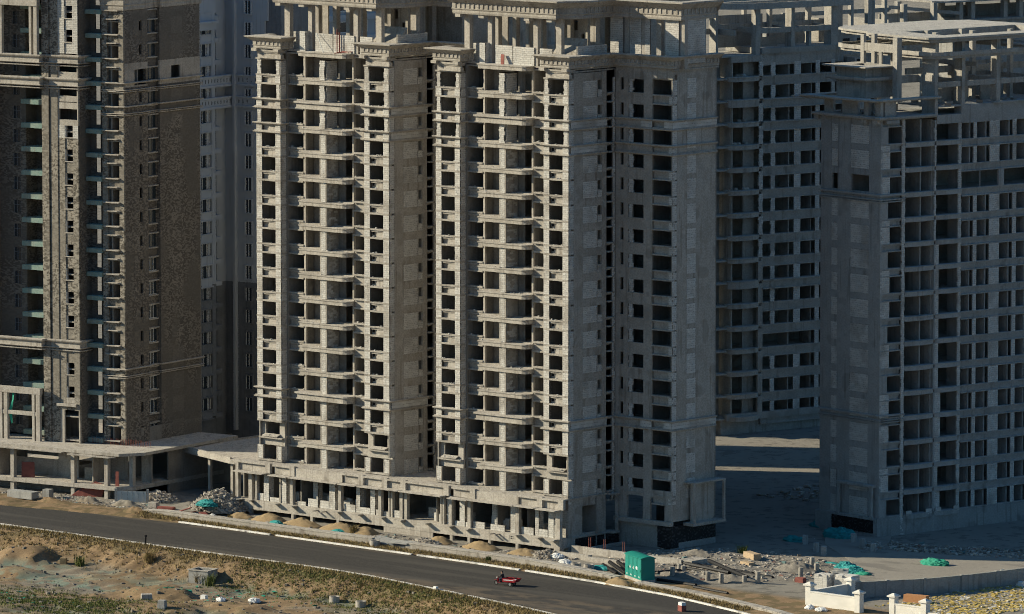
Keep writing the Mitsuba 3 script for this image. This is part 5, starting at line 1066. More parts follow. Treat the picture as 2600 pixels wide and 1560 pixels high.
clump('tall yellow-green reed clump left of the bank, near the grey mound', -46.0, -37.3, 1.6, 'grass_green', 181)
clump('tall dry reed clump at the foot of the bank, mid left', -36.6, -34.8, 1.8, 'grass_dry', 182, n=160, sp=.5)
clump('green reed clump right of the concrete manhole box', -22.6, -38.6, 1.7, 'grass_green', 183, n=120)
clump('dry reed clump hanging over the concrete manhole box', -25.2, -38.0, 1.5, 'grass_dry', 184, n=110, sp=.6)
clump('weed clump on the sand against the solid plinth', -30.6, -5.2, 1.2, 'grass_dry', 185, n=140, sp=.5)
clump('green weed by the low wall right of the middle', -1.0, -13.2, .8, 'grass_green', 186)
clump('green bush among the rubble near the rear wing', 17.8, 11.6, 1.2, 'grass_green', 187, n=140, sp=.6)
clump('green bush beside the concrete stubs near the yard path', 34.0, 10.6, 1.0, 'grass_green', 188, n=120, sp=.6)
clump('sunlit yellow-green palm bush at the right edge', 43.4, 36.5, 1.9, 'grass_green', 189, n=160, sp=.8)
clump('dry weed at the left foot of the second sand heap', -49, -8.2, .7, 'grass_dry', 190)

# ------------------------------------------------------------------ green switch cabinet
cb = Thing('switch_cabinet', 'teal green steel switch cabinet with warning signs beside the road', 'electrical cabinet', o=(19.55, -11.95, .08), rot=-27)
Lc, Dc, hc = 5.0, 1.7, 2.55
cb.box('plinth', (-.05, Lc + .05, -.05, Dc + .05, -.5, .4), 'concrete', tone=.8)
cb.box('vent', (Lc + .04, Lc + .065, .55, .95, -.12, .2), 'black')
cb.box('body', (0, Lc, 0, Dc, .4, .4 + hc), 'cabinet_green')
arc = [(-.12 + (Dc + .24) * q / 8, .4 + hc + .02 + .2 * math.sin(math.pi * q / 8)) for q in range(9)]
ra = Acc()
v = [[-.1, y, z] for y, z in arc] + [[Lc + .1, y, z] for y, z in arc] + [[-.1, -.12, .4 + hc - .06], [-.1, Dc + .12, .4 + hc - .06], [Lc + .1, -.12, .4 + hc - .06], [Lc + .1, Dc + .12, .4 + hc - .06]]
f = [x for q in range(8) for x in ([q, 9 + q, 9 + q + 1], [q, 9 + q + 1, q + 1])] + [[18, i, i + 1] for i in range(8)] + [[18, 8, 19]] + [[20, 9 + i + 1, 9 + i] for i in range(8)] + [[20, 21, 17]] + [[18, 20, 9], [18, 9, 0], [19, 8, 17], [19, 17, 21]]
cb.add('roof', ra.raw(v, f), 'cabinet_green')
for i in range(4):
    w = Lc / 4
    d = cb.box('door', (i * w + .06, (i + 1) * w - .06, -.045, 0, .52, .4 + hc - .12), 'cabinet_green')
    cb.add('louvre', Acc().box(i * w + .4, (i + 1) * w - .4, -.06, -.045, .62, .66).box(i * w + .4, (i + 1) * w - .4, -.06, -.045, .72, .76), 'white_trim', parent=d)
    cb.add('handle', Acc().box((i + 1) * w - .26, (i + 1) * w - .2, -.09, -.045, 1.35, 1.6), 'cabinet_dark', parent=d)
for x in (1.62, 2.62):
    s = cb.add('warning_sign', Acc().raw([[x - .2, -.062, 1.5], [x + .2, -.062, 1.5], [x, -.062, 1.86], [x - .2, -.05, 1.5], [x + .2, -.05, 1.5], [x, -.05, 1.86]], [[0, 1, 2], [3, 5, 4], [0, 3, 4], [0, 4, 1], [1, 4, 5], [1, 5, 2], [2, 5, 3], [2, 3, 0]]), 'white_trim', label='white warning triangle on the cabinet door')
    cb.add('bolt', Acc().raw([[x + .03, -.068, 1.74], [x - .05, -.068, 1.63], [x, -.068, 1.63], [x - .03, -.068, 1.54], [x + .05, -.068, 1.65], [x, -.068, 1.65]], [[0, 1, 2], [0, 2, 5], [5, 2, 3], [5, 3, 4], [0, 5, 4]]), 'black', parent=s)
s = cb.box('notice_plate', (3.4, 3.85, -.06, -.046, 1.5, 1.88), 'white_trim')

# ------------------------------------------------------------------ pipes, rings, stubs, bollards
PIPES = [((18.8, -.7, .55), (27.7, -2.7, .5), .24, 'long black pipe lying along the left of the pipe pile'), ((21.8, .6, .95), (32.0, -4.7, .65), .24, 'black pipe lying diagonally across the top of the pile'), ((17.7, -2.0, .3), (24.0, -2.9, .3), .2, 'short thin black pipe at the back left of the pile'), ((26.2, -.9, .3), (33.4, -1.6, .3), .25, 'black pipe at the right end of the pile'), ((20.6, -8.6, .35), (21.9, -4.5, .35), .24, 'black pipe sticking out behind the green cabinet'), ((23.9, -11.2, .25), (30.0, -11.5, .25), .2, 'black pipe lying in front of the stubs, its left half by the cabinet'), ((30.7, -12.6, .25), (36.7, -13.7, .25), .17, 'thin black pipe along the low wall coping'),
         ((12.6, -6.8, .7), (18.1, -10.2, .3), .23, 'dark corrugated pipe left of the cabinet, middle one'), ((13.2, -6.0, .7), (18.4, -9.4, .35), .23, 'dark corrugated pipe left of the cabinet, rear one'), ((12.6, -8.0, .5), (17.3, -10.9, .25), .23, 'dark corrugated pipe left of the cabinet, front one'), ((20.2, .2, .3), (29.5, -.6, .32), .24, 'black pipe at the bottom of the pile')]
for p0, p1, r, lab in PIPES:
    t = Thing('black_pipe', lab, 'pipe', group='black pipes beside the cabinet')
    d = np.array(p1) - np.array(p0); d /= np.linalg.norm(d)
    a = Acc()
    if 'corrugated' in lab:
        n = 14
        for q in range(n): a.cyl(np.array(p0) + (np.array(p1) - p0) * q / n, np.array(p0) + (np.array(p1) - p0) * (q + .62) / n, r, 12); a.cyl(np.array(p0) + (np.array(p1) - p0) * (q + .6) / n, np.array(p0) + (np.array(p1) - p0) * (q + 1.02) / n, r * .88, 12)
    else: a.cyl(p0, p1, r, 14)
    t.add('barrel', a, 'pipe_black')
    m_ = trimesh.creation.annulus(r * .86, r * 1.03, .12); R = trimesh.geometry.align_vectors([0, 0, 1], d); R[:3, 3] = p1; m_.apply_transform(R); t.add('socket', Acc().tm(m_), 'pipe_black')
STUBS = [(23.7, -8.3, 1.15, 'left end, front'), (22.0, -4.4, .75, 'left end, behind the first'), (28.4, -7.4, 1.1, 'middle, left of a pair'), (30.7, -7.7, 1.15, 'middle, right of a pair'), (32.9, -6.1, .9, 'brown one under the top pipe end'), (34.1, -5.1, 1.35, 'tallest, right of the pipe end'), (35.4, 1.2, 1.2, 'by the block pallets, front'), (34.0, 5.8, 1.15, 'by the block pallets, middle'), (30.2, 9.6, 1.0, 'by the bush, rear'), (20.2, -2.9, .6, 'short one by the thin pipe'), (25.8, -4.9, .55, 'short one between pipe and mound')]
for i, (x, y, h_, lab) in enumerate(STUBS):
    z = H(x, y)
    t = Thing('concrete_stub', 'round concrete pile stub, ' + lab, 'concrete stub', group='pile stubs in the rubble')
    t.add(None, Acc().cyl((x, y, z - .3), (x + .03, y, z + h_), .3, 14, r1=.28, tone=.75), 'concrete', smooth=40)
for x, y, lab in ((10.7, -10.7, 'left of two pale concrete pipe rings lying by the low wall'), (12.4, -10.3, 'right of two pale concrete pipe rings lying by the low wall'), (-19.6, -13.2, 'single concrete ring on the verge at the gap in the wall'), (-3.6, -37.2, 'concrete manhole ring on the grassy bank'), (1.2, -37.8, 'grey concrete manhole ring half sunk in the bank at the right')):
    m_ = trimesh.creation.annulus(.48, .62, .8, sections=24); m_.apply_translation([x, y, H(x, y) + .3]); t = Thing('concrete_ring', lab, 'concrete ring', group='concrete pipe rings'); t.add(None, Acc().tm(m_, tone=.85), 'concrete')
for i, (x, y) in enumerate(((18.2, 22.9), (23.2, 18.9), (25.6, 17.4), (21.6, 28.0), (25.1, 25.4), (28.5, 23.3))):
    t = Thing('bollard', 'square concrete bollard, ' + ('left row on the yard path, ' if i < 3 else 'right row near the grey tower, ') + ('farthest', 'middle', 'nearest')[i % 3], 'bollard', group='square bollards on the yard path', o=(x, y, 0), rot=30)
    t.add('shaft', Acc().box(-.3, .3, -.3, .3, 0, 1.15, tone=.6), 'concrete_grey'); t.add('cap', Acc().prism([(-.33, -.33), (.33, -.33), (.33, .33), (-.33, .33)], 1.15, 1.25, inset=.15), 'concrete_grey')
# foundation walls right of the tower
fw = Thing('foundation_wall', 'low L-shaped pale foundation wall at the foot of the right tower', 'foundation wall')
fw.add('wall', Acc().box(1.5, 18.9, -1.1, -.6, -.4, .95, tone=.8).box(18.4, 18.9, -.6, 2.2, -.4, .95).box(18.9, 20.4, -.9, 2.1, -.4, .93), 'concrete')
fw.add('starter_bar', (lambda A_: ([A_.box(x, x + .05, -.9, -.85, .9, 2.2) for x in (4.1, 4.4, 6.4, 6.7, 9.5, 9.8)], A_)[1])(Acc()), 'rust_red', kind='stuff')
fw2 = Thing('foundation_wall', 'lower pale foundation wall in front, behind the pipe rings', 'foundation wall')
fw2.add(None, Acc().box(.8, 7.3, -4.9, -4.5, -.4, .75, tone=.85).box(7.3, 7.7, -5.1, -4.4, -.4, .8).box(7.7, 15.5, -5.6, -5.1, -.4, .7, tone=.85), 'concrete')
fw3 = Thing('foundation_wall', 'shaded low wall running back along the right tower', 'foundation wall')
fw3.add(None, Acc().box(1.8, 2.2, .5, 7.8, -.4, .5, tone=.5), 'concrete')

# ------------------------------------------------------------------ white gate walls, fence, pallets of blocks
def gate_wall(label, posts, walls):
    t = Thing('gate_wall', label, 'wall')
    for x, y, h_ in posts:
        p = t.box('post', (x - .38, x + .38, y - .38, y + .38, -.3, h_), 'white_wall_paint')
        t.add('post_cap', Acc().prism([(x - .56, y - .56), (x + .56, y - .56), (x + .56, y + .56), (x - .56, y + .56)], h_, h_ + .18).prism([(x - .5, y - .5), (x + .5, y - .5), (x + .5, y + .5), (x - .5, y + .5)], h_ + .18, h_ + .42, inset=.75), 'white_wall_paint', parent=p)
    for x0, x1, y0, y1, h_ in walls:
        w = t.box('panel', (x0, x1, y0, y1, -.3, h_), 'white_wall_paint')
        t.box('coping', (x0 - .06, x1 + .06, y0 - .06, y1 + .06, h_, h_ + .12), 'white_wall_paint')
    return t
gate_wall('white rendered corner wall with three capped posts beside the block pallets', [(48.7, -13.3, 2.35), (56.5, -14.0, 2.3), (49.2, -6.5, 2.2)], [(49.1, 56.1, -13.7, -13.45, 1.65), (48.85, 49.1, -12.9, -6.9, 1.7)])
gate_wall('short white gate wall with two capped posts at the bottom right', [(61.0, -13.3, 2.3), (65.8, -13.6, 2.2)], [(61.4, 65.4, -13.6, -13.35, 1.5), (66.2, 72, -13.8, -13.6, 1.0)])
fe = Thing('block_fence', 'long grey block fence wall in shade at the lower right', 'fence wall', o=(49.4, -6.1, 0), rot=0)
a0 = np.array([0., 0.]); seg = [(0, 0), (2.0, 3.6), (4.3, 7.6), (5.9, 12.5), (7.0, 17.6), (7.9, 22.7), (8.6, 28), (9.2, 34), (9.6, 40)]
for (x0, y0), (x1, y1) in zip(seg[:-1], seg[1:]):
    L = math.hypot(x1 - x0, y1 - y0); an = math.atan2(y1 - y0, x1 - x0); c = ((x0 + x1) / 2, (y0 + y1) / 2)
    fe.add('panel', Acc().obox(c, L - .1, .2, 2.2, an, -.3, tone=.4), 'concrete_grey')
    fe.add('pier', Acc().obox((x1, y1), .34, .34, 2.35, an, -.3, tone=.5), 'concrete_grey')
    fe.add('coping', Acc().obox(c, L - .3, .26, .07, an, 1.9, tone=.7), 'concrete_grey')
rng = random.Random(81)
def pallet(label, x, y, nx_, ny_, nz_, z, seed, rot=0, m='block', name='block_pallet', group=None, miss=.0, L=.6, W=.3, Hh=.25):
    rng = random.Random(seed)
    t = Thing(name, label, 'stack of blocks', o=(x, y, z), rot=rot, group=group)
    for i in range(nx_):
        for j in range(ny_):
            for k in range(nz_):
                if k == nz_ - 1 and rng.random() < miss: continue
                if 0 < i < nx_ - 1 and 0 < j < ny_ - 1 and k < nz_ - 1: continue
                dx, dy = rng.uniform(-.012, .012), rng.uniform(-.012, .012)
                b = (i * L + dx + .008, (i + 1) * L + dx - .008, j * W + dy + .008, (j + 1) * W + dy - .008, k * Hh + .005, (k + 1) * Hh - .008)
                A4 = np.eye(4); A4[:3, :3] = t.M @ np.diag([b[1] - b[0], b[3] - b[2], b[5] - b[4]]); A4[:3, 3] = t.M @ [(b[0] + b[1]) / 2, (b[2] + b[3]) / 2, (b[4] + b[5]) / 2] + t.o
                scene[numbered(t.key + '__block')] = {**UNIT[(m, min(3, 1 + int(rng.random() * 3)))], 'to_world': T(A4.tolist())}
    return t
pallet('left tall stack of white blocks by the white corner wall', 42.2, -4.6, 3, 5, 8, .05, 201, 3, miss=.1)
pallet('right tall stack of white blocks by the white corner wall', 44.3, -3.6, 4, 6, 8, .05, 202, 2, miss=.05)
pallet('few loose white blocks on top of the two tall stacks', 43.4, -2.7, 3, 2, 2, 2.06, 203, 25, miss=.3)
for i, (x, y, a, b, c, lab) in enumerate([(-43.0, 1.5, 3, 3, 5, 'in the third bay from the left'), (-40.6, .6, 4, 3, 5, 'wide one in the middle of the long bay'), (-37.6, .2, 2, 3, 5, 'at the right end of the long bay'), (-35.7, .4, 3, 3, 5, 'behind the low parapet, fourth bay'), (-24.2, 1.4, 4, 3, 5, 'far back in the wide dark bay'), (-21.8, -.2, 3, 3, 4, 'at the front of the wide dark bay'), (-20.4, -.8, 2, 3, 4, 'at the right of the wide dark bay'), (-16.9, -.2, 2, 3, 6, 'behind the block column in the middle'), (-13.6, 1.2, 3, 3, 5, 'left in the second long bay'), (-11.2, .4, 2, 3, 5, 'middle of the second long bay'), (-9.6, .6, 2, 2, 5, 'right in the second long bay'), (-5.4, .3, 2, 3, 5, 'beside the holed beam, right part'), (-3.2, -.2, 3, 3, 4, 'in the last bay but one'), (-50.6, .2, 2, 3, 5, 'in the first bays at the left'), (-47.4, 1.4, 2, 3, 4, 'in the second bay, half hidden')]):
    pallet('stack of pale blocks inside the shops, ' + lab, x, y, a, b, c, 1.65, 210 + i, rng.uniform(-4, 4), miss=.25, group='block stacks inside the shops')

# ------------------------------------------------------------------ tarpaulins and bags
def crumple(name, label, cat, x, y, rx, ry, h, m, seed, z=None):
    s = trimesh.creation.icosphere(4, 1.0); p = s.vertices.copy()
    d = meshkit.fbm(p * 1.7 + seed, 3, seed) - .5; e = np.abs(meshkit.fbm(p * 4.3 + seed, 3, seed + 1) - .5)
    p = p * (1 + .75 * d + .55 * e)[:, None]; p[:, 2] = np.clip(p[:, 2], -.05, None)
    zz = H(x, y) if z is None else z
    v = p * [rx, ry, h] + [x, y, zz - .02]
    t = Thing(name, label, cat); t.add(None, Acc().raw(v, s.faces), m, smooth=25); return t
for i, (x, y, rx_, ry_, h_, m, lab, z) in enumerate([(34.9, 10.0, 1.3, .9, .9, 'tarp', 'crumpled teal tarp, left lump on the sunlit path', .16), (37.0, 9.0, 1.6, .9, .8, 'tarp', 'crumpled teal tarp, right lump on the sunlit path', .16), (39.0, 8.4, 1.0, .6, .35, 'tarp_green', 'small flat green tarp on the sunlit path', .16), (45.9, -1.0, 1.3, .8, .9, 'tarp_green', 'green tarp behind the tall block stacks', .12), (46.9, -2.8, 1.2, .8, .8, 'tarp', 'teal and green tarp right behind the white wall post', .12), (17.6, 30.2, 2.0, 1.2, 1.1, 'tarp', 'large teal tarp bundle in the shade by the right bollards', .16), (15.4, 23.9, 1.4, .8, .6, 'tarp', 'teal tarp in the shade left of the bollards', .16), (40.3, 20.2, 1.9, .9, .75, 'tarp_green', 'green tarp at the shadow edge before the grey tower', .16), (-55.2, -6.0, 1.5, .8, .7, 'tarp', 'teal tarp draped on the timber and brick heap', 1.0), (-42.5, -6.6, 1.1, .5, .5, 'tarp', 'teal rag below the second sand heap', None), (-31.8, -6.8, 1.0, .5, .45, 'tarp', 'teal rag below the weedy sand heap', None), (-18.2, -6.6, 1.5, .6, .5, 'tarp', 'teal tarp left of the pale sand heap', None), (13.4, -9.0, 1.5, .8, .5, 'tarp', 'torn teal and white sheeting by the pipe rings', None), (10.2, 36.0, 1.8, .9, .8, 'tarp', 'dark teal bundle in the far shade beside the grey tower', .16), (31, 12.5, 1.4, .4, .25, 'tarp', 'teal strip lying at the rubble edge of the path', None)]):
    crumple('tarp', lab, 'tarpaulin', x, y, rx_, ry_, h_, m, 300 + i * 7, z)
for i, (x, y, s, lab) in enumerate([(50.5, -15.5, .55, 'white plastic bag at the foot of the white corner wall'), (52.6, -15.9, .6, 'second white bag at the foot of the white corner wall'), (-53.6, -6.6, .4, 'white bag on the timber and brick heap'), (3.2, -5.6, .8, 'grey white sheeting at the corner post of the shops'), (7, -8.3, .7, 'grey plastic sheeting left of the pipe rings'), (-14.2, -45.4, .5, 'white bag on the low ground, right of the white box'), (-11.5, -42.6, .6, 'flat white sack on the lower bank')]):
    crumple('plastic_bag', lab, 'bag', x, y, s * 1.2, s, s * .7, 'white_trim', 400 + i * 5)
pn = Thing('netting', 'teal safety net hanging in the lower porch of the dark tower', 'safety net', o=(-75.947, .297, 0), rot=8.56)
pn.add(None, Acc().raw([[-16.1, -2.75, 12.9], [-15.7, -2.7, 12.95], [-16.2, -2.72, 11.2], [-15.85, -2.8, 11.3], [-16.75, -2.75, 9.7], [-16.2, -2.7, 9.9], [-16.6, -2.8, 9.2], [-16.3, -2.7, 8.0], [-16.1, -2.75, 8.2]], [[0, 1, 2], [1, 3, 2], [2, 3, 4], [3, 5, 4], [4, 5, 6], [5, 8, 6], [6, 8, 7]]), 'tarp_green')

# ------------------------------------------------------------------ small things along the road and on the low ground
mh = Thing('manhole_box', 'open square concrete manhole box with grass on its rim, on the low ground', 'manhole', o=(-26.2, -38.6, 0), rot=12)
zc = H(-25, -38)
mh.add('wall', Acc().box(0, 2.7, 0, .2, zc - .5, .25 + zc + 1.2, tone=.45).box(0, .2, .2, 2.2, zc - .5, zc + 1.45, tone=.5).box(2.5, 2.7, .2, 2.2, zc - .5, zc + 1.45, tone=.5).box(.2, 2.5, 2.0, 2.2, zc - .5, zc + 1.45), 'concrete_grey')
mh.add('rim', Acc().box(-.1, 2.8, -.1, .22, zc + 1.45, zc + 1.55, tone=.9).box(-.1, .22, .22, 2.3, zc + 1.45, zc + 1.55, tone=.9).box(2.48, 2.8, .22, 2.3, zc + 1.45, zc + 1.55, tone=.9).box(.22, 2.48, 1.98, 2.3, zc + 1.45, zc + 1.55, tone=.9), 'concrete')
def crate(name, label, cat, x, y, w, d, h, m, rot=0, z=None, tone=.7, top=None):
    t = Thing(name, label, cat, o=(x, y, H(x, y) - .05 if z is None else z), rot=rot)
    t.add(None, Acc().hexa([[0, 0, 0], [w, 0, 0], [w, d, 0], [0, d, 0]], [[.04, .04, h], [w - .04, .03, h], [w - .04, d - .04, h * 1.01], [.03, d - .04, h]], tone=tone), m); return t
crate('white_box', 'small white box on the low ground below the bank', 'box', -16.6, -46.4, .75, .6, .6, 'white_trim', 8)
crate('kerb_stone', 'white block standing on the near kerb left of the tricycle', 'block', 9.0, -33.9, .6, .4, .55, 'white_trim', -8)
crate('concrete_block', 'long grey concrete slab block at the foot of the dark tower, far left', 'concrete block', -83, -14.0, 4.2, 1.4, .9, 'concrete_grey', 4)
crate('concrete_block', 'cube of concrete standing on the ground before the dark tower', 'concrete block', -79.7, -11.0, 1.1, 1.0, 1.15, 'concrete_grey', 10)
crate('concrete_block', 'round topped pale block at the start of the low wall', 'concrete block', -63.4, -8.3, 1.2, 1.0, .75, 'concrete', 15)
crate('boulder', 'tan boulder beside the reed clump at the left', 'boulder', -48.6, -38.2, .8, .7, .8, 'sand', 30)
crate('boulder', 'dark stone at the bottom edge, left of the middle', 'boulder', -12.6, -57.5, .9, .8, 1.0, 'concrete_grey', 20)
crate('boulder', 'pale grey stone on the low ground right of the middle mound', 'boulder', -18.2, -54.5, 1.3, .9, .8, 'concrete', 50)
crate('timber_stack', 'stack of timber boards in the rubble near the rear wing', 'timber', 20.0, 9.0, 3.0, 1.0, .7, 'timber', -25)
crate('timber_stack', 'low timber stack on the sunlit edge of the rubble', 'timber', 23.0, 4.8, 2.2, .9, .45, 'timber', -20)
crate('orange_board', 'orange brown board leaning in the yellow litter', 'board', 55.3, -4.5, 3.0, .9, .9, 'orange_board', 10)
crate('plank', 'pale plank leaning against the grey fence wall', 'plank', 56.0, 12.6, .18, .9, 1.9, 'metal_sheet', 12, tone=.9)
crate('white_box', 'white carton at the right edge by the grey fence wall', 'box', 58.0, 13.4, .7, .6, .6, 'white_trim', 15)
crate('white_box', 'pale slab at the right edge beyond the carton', 'box', 59.6, 15.0, .4, .9, 1.2, 'white_trim', 15)
crate('red_sheet', 'dark red sheet lying by the cabinet pipes', 'sheet', 24.9, -13.4, 1.0, .6, .12, 'rust_red', 25)
crate('red_sheet', 'dark red box lying by the pallet stubs', 'sheet', 36.6, -1.4, 1.2, .7, .6, 'rust_red', 5)
crate('red_board', 'upright dark red board on the floor of the tower podium', 'board', -87.0, -7.6, 1.8, .15, 2.0, 'rust_red', 25, z=1.8)
crate('red_board', 'thin rusty board leaning at the podium corner column', 'board', -71.9, -5.6, .5, .12, 1.9, 'rust_red', 20, z=1.8)
t = Thing('red_sheet', 'crumpled dark red steel sheet lying against the tower podium', 'sheet')
t.add(None, Acc().raw([[-78.5, -7.2, .1], [-74.6, -5.4, .0], [-74.3, -5.0, 1.7], [-75.6, -5.5, 2.1], [-77.6, -6.6, .9], [-76.0, -5.3, .2]], [[0, 1, 3], [1, 2, 3], [0, 3, 4], [0, 4, 5], [4, 3, 5], [3, 2, 5]]), 'rust_red')
t = Thing('red_sheet', 'rusty red sheets at the foot of the timber and brick heap', 'sheet')
t.add(None, Acc().obox((-57.5, -8.2), 2.4, 1.3, .12, .5, .25, tilt=.35).obox((-55.6, -9.0), 2.0, 1.1, .12, .2, .2, tilt=.3).obox((-53.0, -8.6), 2.4, .9, .1, -.5, .15, tilt=-.2).obox((-60.8, -7.6), 2.2, .8, .35, .3, .1), 'rust_red')
fp = Thing('fence_panel', 'pale corrugated metal fence panel between two posts on the verge', 'fence panel', o=(-70.1, -7.3, 0), rot=31)
zz = H(-68.5, -6.4)
for i in range(11): fp.box('sheet', (i * .35 + .1, i * .35 + .43, (.0 if i % 2 else .05), (.04 if i % 2 else .09), zz + .05, zz + 1.45), 'metal_sheet')
for x0 in (-.15, 4.0): fp.box('post', (x0, x0 + .28, -.05, .2, zz - .2, zz + 1.75), 'concrete_grey', tone=.8)
Thing('marker_post', 'short dark marker post on the near kerb', 'post').add(None, Acc().cyl((-41.2, -30.9, 0), (-41.1, -30.9, 1.15), .11, 8).cyl((-41.1, -30.9, 1.1), (-41.1, -30.9, 1.3), .16, 8), 'black')
for i, x in enumerate((-43.0, -32.0, -18.5, 14.5)): Thing('drain_inlet', ['dark drain inlet in the near kerb, farthest left', 'dark drain inlet in the near kerb, second from left', 'dark drain inlet in the near kerb below the low wall gap', 'dark drain inlet in the near kerb by the tricycle'][i], 'drain', group='drain inlets').add(None, Acc().box(x - .5, x + .5, float(yk(x)) - .3, float(yk(x)) - .04, -.2, .05), 'black')
for i, x in enumerate((-35.7, -11.9, 6.1)): Thing('drain_inlet', ['dark drain inlet in the far kerb, left one', 'dark drain inlet in the far kerb, middle one', 'dark drain inlet in the far kerb, right one'][i], 'drain', group='drain inlets').add(None, Acc().box(x - .5, x + .5, float(yf(x)) + .03, float(yf(x)) + .3, -.2, .05), 'black')
pb_ = Thing('road_barrier', 'red and white barrier block at the bottom edge of the road', 'barrier', o=(40.2, -26.6, 0), rot=-20)
pb_.box('lower_block', (0, .9, 0, .6, 0, .75), 'rust_red'); pb_.box('upper_block', (.03, .87, .03, .57, .75, 1.1), 'white_trim')
# things lying about on the tower roofs
t = Thing('red_timber', 'red boards lying on the top balcony slab of the left tower', 'boards')
t.add(None, Acc().obox((-37.6, .4), 2.2, .25, .08, .3, 58.4, tilt=.1).obox((-37.4, .7), 2.0, .22, .08, .7, 58.45, tilt=.06).obox((-37.2, .5), 1.6, .2, .08, -.3, 58.5), 'rust_red')
t = Thing('red_board', 'small red board leaning on the roof parapet of the right tower', 'board')
t.add(None, Acc().hexa([[-11.4, .5, 58.3], [-10.9, .5, 58.3], [-10.9, .6, 58.3], [-11.4, .6, 58.3]], [[-11.7, .9, 59.5], [-11.2, .9, 59.5], [-11.2, 1.0, 59.5], [-11.7, 1.0, 59.5]]), 'rust_red')
t = Thing('steel_pole', 'thin steel pole leaning on the roof parapet of the left tower', 'pole')
t.add(None, Acc().cyl((-40.6, .1, 58.3), (-42.6, 1.0, 60.6), .05, 6), 'metal_sheet')
t = Thing('downpipe', 'pair of rusty pipes standing before the roof parapet of the left tower', 'pipe')
t.add(None, Acc().cyl((-39.0, .9, 58.3), (-39.0, .9, 61.2), .07, 6).cyl((-38.6, .9, 58.3), (-38.6, .9, 60.9), .07, 6), 'rust_red')

# ------------------------------------------------------------------ cargo tricycle and its rider
tri = Thing('cargo_tricycle', 'small red cargo tricycle driving on the road', 'tricycle', o=(13.5, -25.6, .09), rot=180 + 12)
# local: forward is +x, the rear axle near x=-0.35, the front wheel at x=1.75
def wheel(x, y, r=.27, w=.11):
    m_ = trimesh.creation.annulus(r * .62, r, w, sections=20); m_.apply_transform(trimesh.geometry.align_vectors([0, 0, 1], [0, 1, 0])); m_.apply_translation([x, y, r])
    k = tri.add('wheel', Acc().tm(m_), 'rubber')
    d = Acc().cyl((x, y - w * .3, r), (x, y + w * .3, r), r * .64, 16)
    tri.add('rim', d, 'tri_grey', parent=k)
wheel(-.35, -.52); wheel(-.35, .52); wheel(1.75, 0, .27, .09)
bed = tri.add('cargo_box', Acc().box(-1.05, .62, -.62, .62, .5, .56).box(-1.05, .62, -.62, -.58, .56, .92).box(-1.05, .62, .58, .62, .56, .92).box(.58, .62, -.58, .58, .56, .92), 'tri_red')
tri.add('tailgate', Acc().hexa([[-1.05, -.6, .56], [-1.0, -.6, .56], [-1.0, .6, .56], [-1.05, .6, .56]], [[-1.35, -.6, .95], [-1.3, -.6, .95], [-1.3, .6, .95], [-1.35, .6, .95]]), 'tri_red')
tri.add('side_stripe', Acc().box(-.9, .45, -.63, -.618, .7, .8).box(-.9, .45, .618, .63, .7, .8), 'white_trim')
tri.add('frame', Acc().box(-.6, 1.2, -.12, .12, .34, .46).box(-.4, -.3, -.5, .5, .24, .32).cyl((1.2, 0, .42), (1.6, 0, .72), .05, 8).cyl((1.75, -.08, .27), (1.52, -.08, .95), .03, 8).cyl((1.75, .08, .27), (1.52, .08, .95), .03, 8), 'cloth_dark')
tri.add('fuel_tank', Acc().tm(trimesh.creation.icosphere(2, .2).apply_transform(np.diag([1.5, .75, .8, 1])).apply_translation([1.18, 0, .68])), 'tri_red', smooth=60)
tri.add('seat', Acc().box(.62, 1.02, -.2, .2, .58, .68), 'cloth_dark')
tri.add('mudguard', Acc().box(1.55, 1.98, -.07, .07, .56, .6).box(-.65, -.05, -.64, -.45, .54, .58).box(-.65, -.05, .45, .64, .54, .58), 'tri_red')
tri.add('handlebar', Acc().cyl((1.46, -.34, 1.0), (1.5, 0, .96), .02, 6).cyl((1.46, .34, 1.0), (1.5, 0, .96), .02, 6), 'tri_grey')
tri.add('headlight', Acc().cyl((1.56, 0, .86), (1.7, 0, .86), .09, 12), 'white_trim')
tri.add('footwell', Acc().box(1.0, 1.4, -.3, .3, .32, .36), 'tri_red')
tri.add('leg_shield', Acc().box(1.36, 1.42, -.26, .26, .4, .85), 'tri_red')
ld = Thing('sheet_load', 'grey folded sheet lying in the cargo box of the tricycle', 'load', o=(13.5, -25.6, .09), rot=192)
ld.add(None, Acc().hexa([[-.95, -.5, .58], [.4, -.5, .58], [.4, .5, .58], [-.95, .5, .58]], [[-.9, -.45, .8], [.35, -.4, .72], [.3, .45, .85], [-.85, .42, .7]], tone=.8), 'metal_sheet')

def capsule_body(bones, edge=.035):
    parts = []
    for p0, r0, p1, r1 in bones:
        s0 = m3.Manifold.sphere(r0, 16).translate(list(map(float, p0))); s1 = m3.Manifold.sphere(r1, 16).translate(list(map(float, p1)))
        parts.append(m3.Manifold.batch_hull([s0, s1]))
    b = m3.Manifold.batch_boolean(parts, m3.OpType.Add).refine_to_length(edge)
    ms = b.to_mesh(); tm = trimesh.Trimesh(ms.vert_properties[:, :3], ms.tri_verts, process=True)
    return trimesh.smoothing.filter_taubin(tm, iterations=12)
ps = Thing('person', 'person in dark jacket riding the tricycle, hands on the handlebar', 'person', o=(13.5, -25.6, .09), rot=192)
hip = np.array([.82, 0, .78]); chest = np.array([.92, 0, 1.15]); neck = np.array([.95, 0, 1.36]); head = np.array([1.0, 0, 1.54])
bones = [(hip + [0, -.09, 0], .14, hip + [0, .09, 0], .14), (hip, .15, chest, .165), (chest + [0, -.13, .08], .085, chest + [0, .13, .08], .085), (chest, .15, neck, .065), (neck, .06, head, .07), (head - [.0, 0, .02], .095, head + [.01, 0, .05], .1), (head + [.06, 0, -.05], .06, head + [.07, 0, -.02], .055), (head + [.1, 0, 0], .022, head + [.115, 0, -.02], .02)]
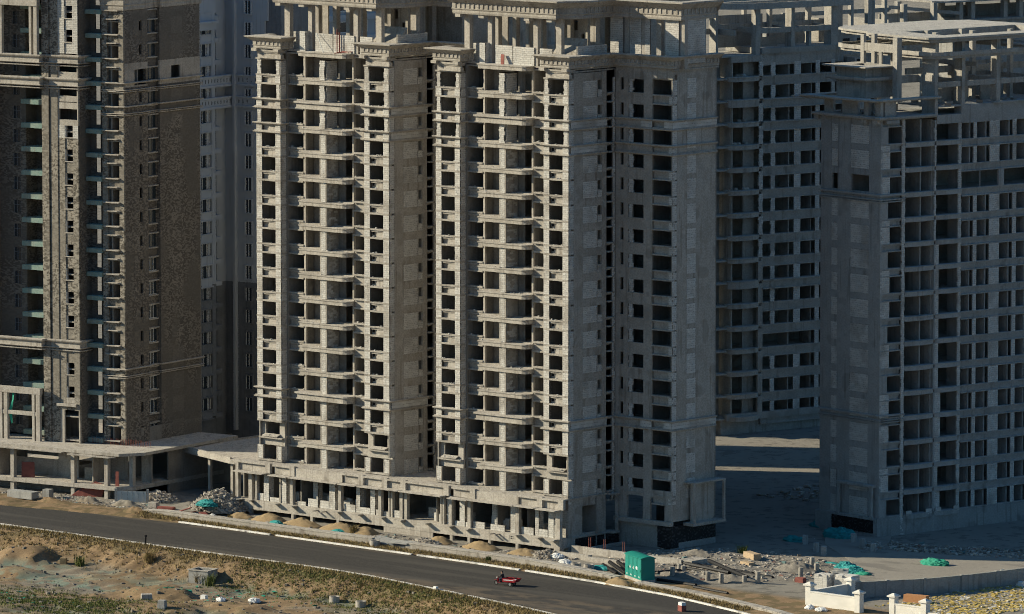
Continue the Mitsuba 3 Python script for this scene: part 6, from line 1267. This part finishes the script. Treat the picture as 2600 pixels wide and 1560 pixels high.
for s in (-1, 1):
    sh = chest + [0, s * .2, .1]; el = np.array([1.12, s * .3, 1.03]); wr = np.array([1.38, s * .3, 1.02]); hand = np.array([1.45, s * .3, 1.01])
    bones += [(sh, .062, el, .048), (el, .047, wr, .034), (wr, .036, hand, .042)]
    for q in range(4): bones.append((hand + [.01, (q - 1.5) * .022, .015], .012, hand + [.055, (q - 1.5) * .022, -.015], .011))
    bones.append((hand + [-.01, -s * .03, 0], .013, hand + [.03, -s * .05, .0], .012))
    kn = np.array([1.2, s * .2, .78]); an = np.array([1.15, s * .2, .43]); to = np.array([1.33, s * .21, .40])
    bones += [(hip + [0, s * .1, 0], .1, kn, .072), (kn, .07, an, .048), (an - [.03, 0, .02], .045, to, .04)]
ps.add('body', Acc().tm(capsule_body(bones)), 'skin', smooth=True)
jb = [(hip + [0, -.09, .03], .158, hip + [0, .09, .03], .158), (hip + [0, 0, .02], .168, chest, .183), (chest + [0, -.13, .08], .102, chest + [0, .13, .08], .102), (chest, .168, neck - [0, 0, .05], .085)]
for s in (-1, 1):
    sh = chest + [0, s * .2, .1]; el = np.array([1.12, s * .3, 1.03]); wr = np.array([1.35, s * .3, 1.02])
    jb += [(sh, .08, el, .064), (el, .062, wr, .048)]
ps.add('jacket', Acc().tm(capsule_body(jb)), 'cloth_dark', smooth=True)
tb_ = []
for s in (-1, 1):
    kn = np.array([1.2, s * .2, .78]); an = np.array([1.15, s * .2, .5])
    tb_ += [(hip + [0, s * .1, 0], .118, kn, .088), (kn, .086, an, .066)]
ps.add('trousers', Acc().tm(capsule_body(tb_)), 'cloth_blue', smooth=True)
ps.add('shoe', Acc().tm(capsule_body([(np.array([1.12, .2, .41]), .058, np.array([1.35, .21, .39]), .05)])), 'cloth_dark', smooth=True)
ps.add('shoe', Acc().tm(capsule_body([(np.array([1.12, -.2, .41]), .058, np.array([1.35, -.21, .39]), .05)])), 'cloth_dark', smooth=True)
ps.add('hair', Acc().tm(capsule_body([(head + [-.03, 0, .03], .108, head + [-.005, 0, .075], .1)])), 'black', smooth=True)
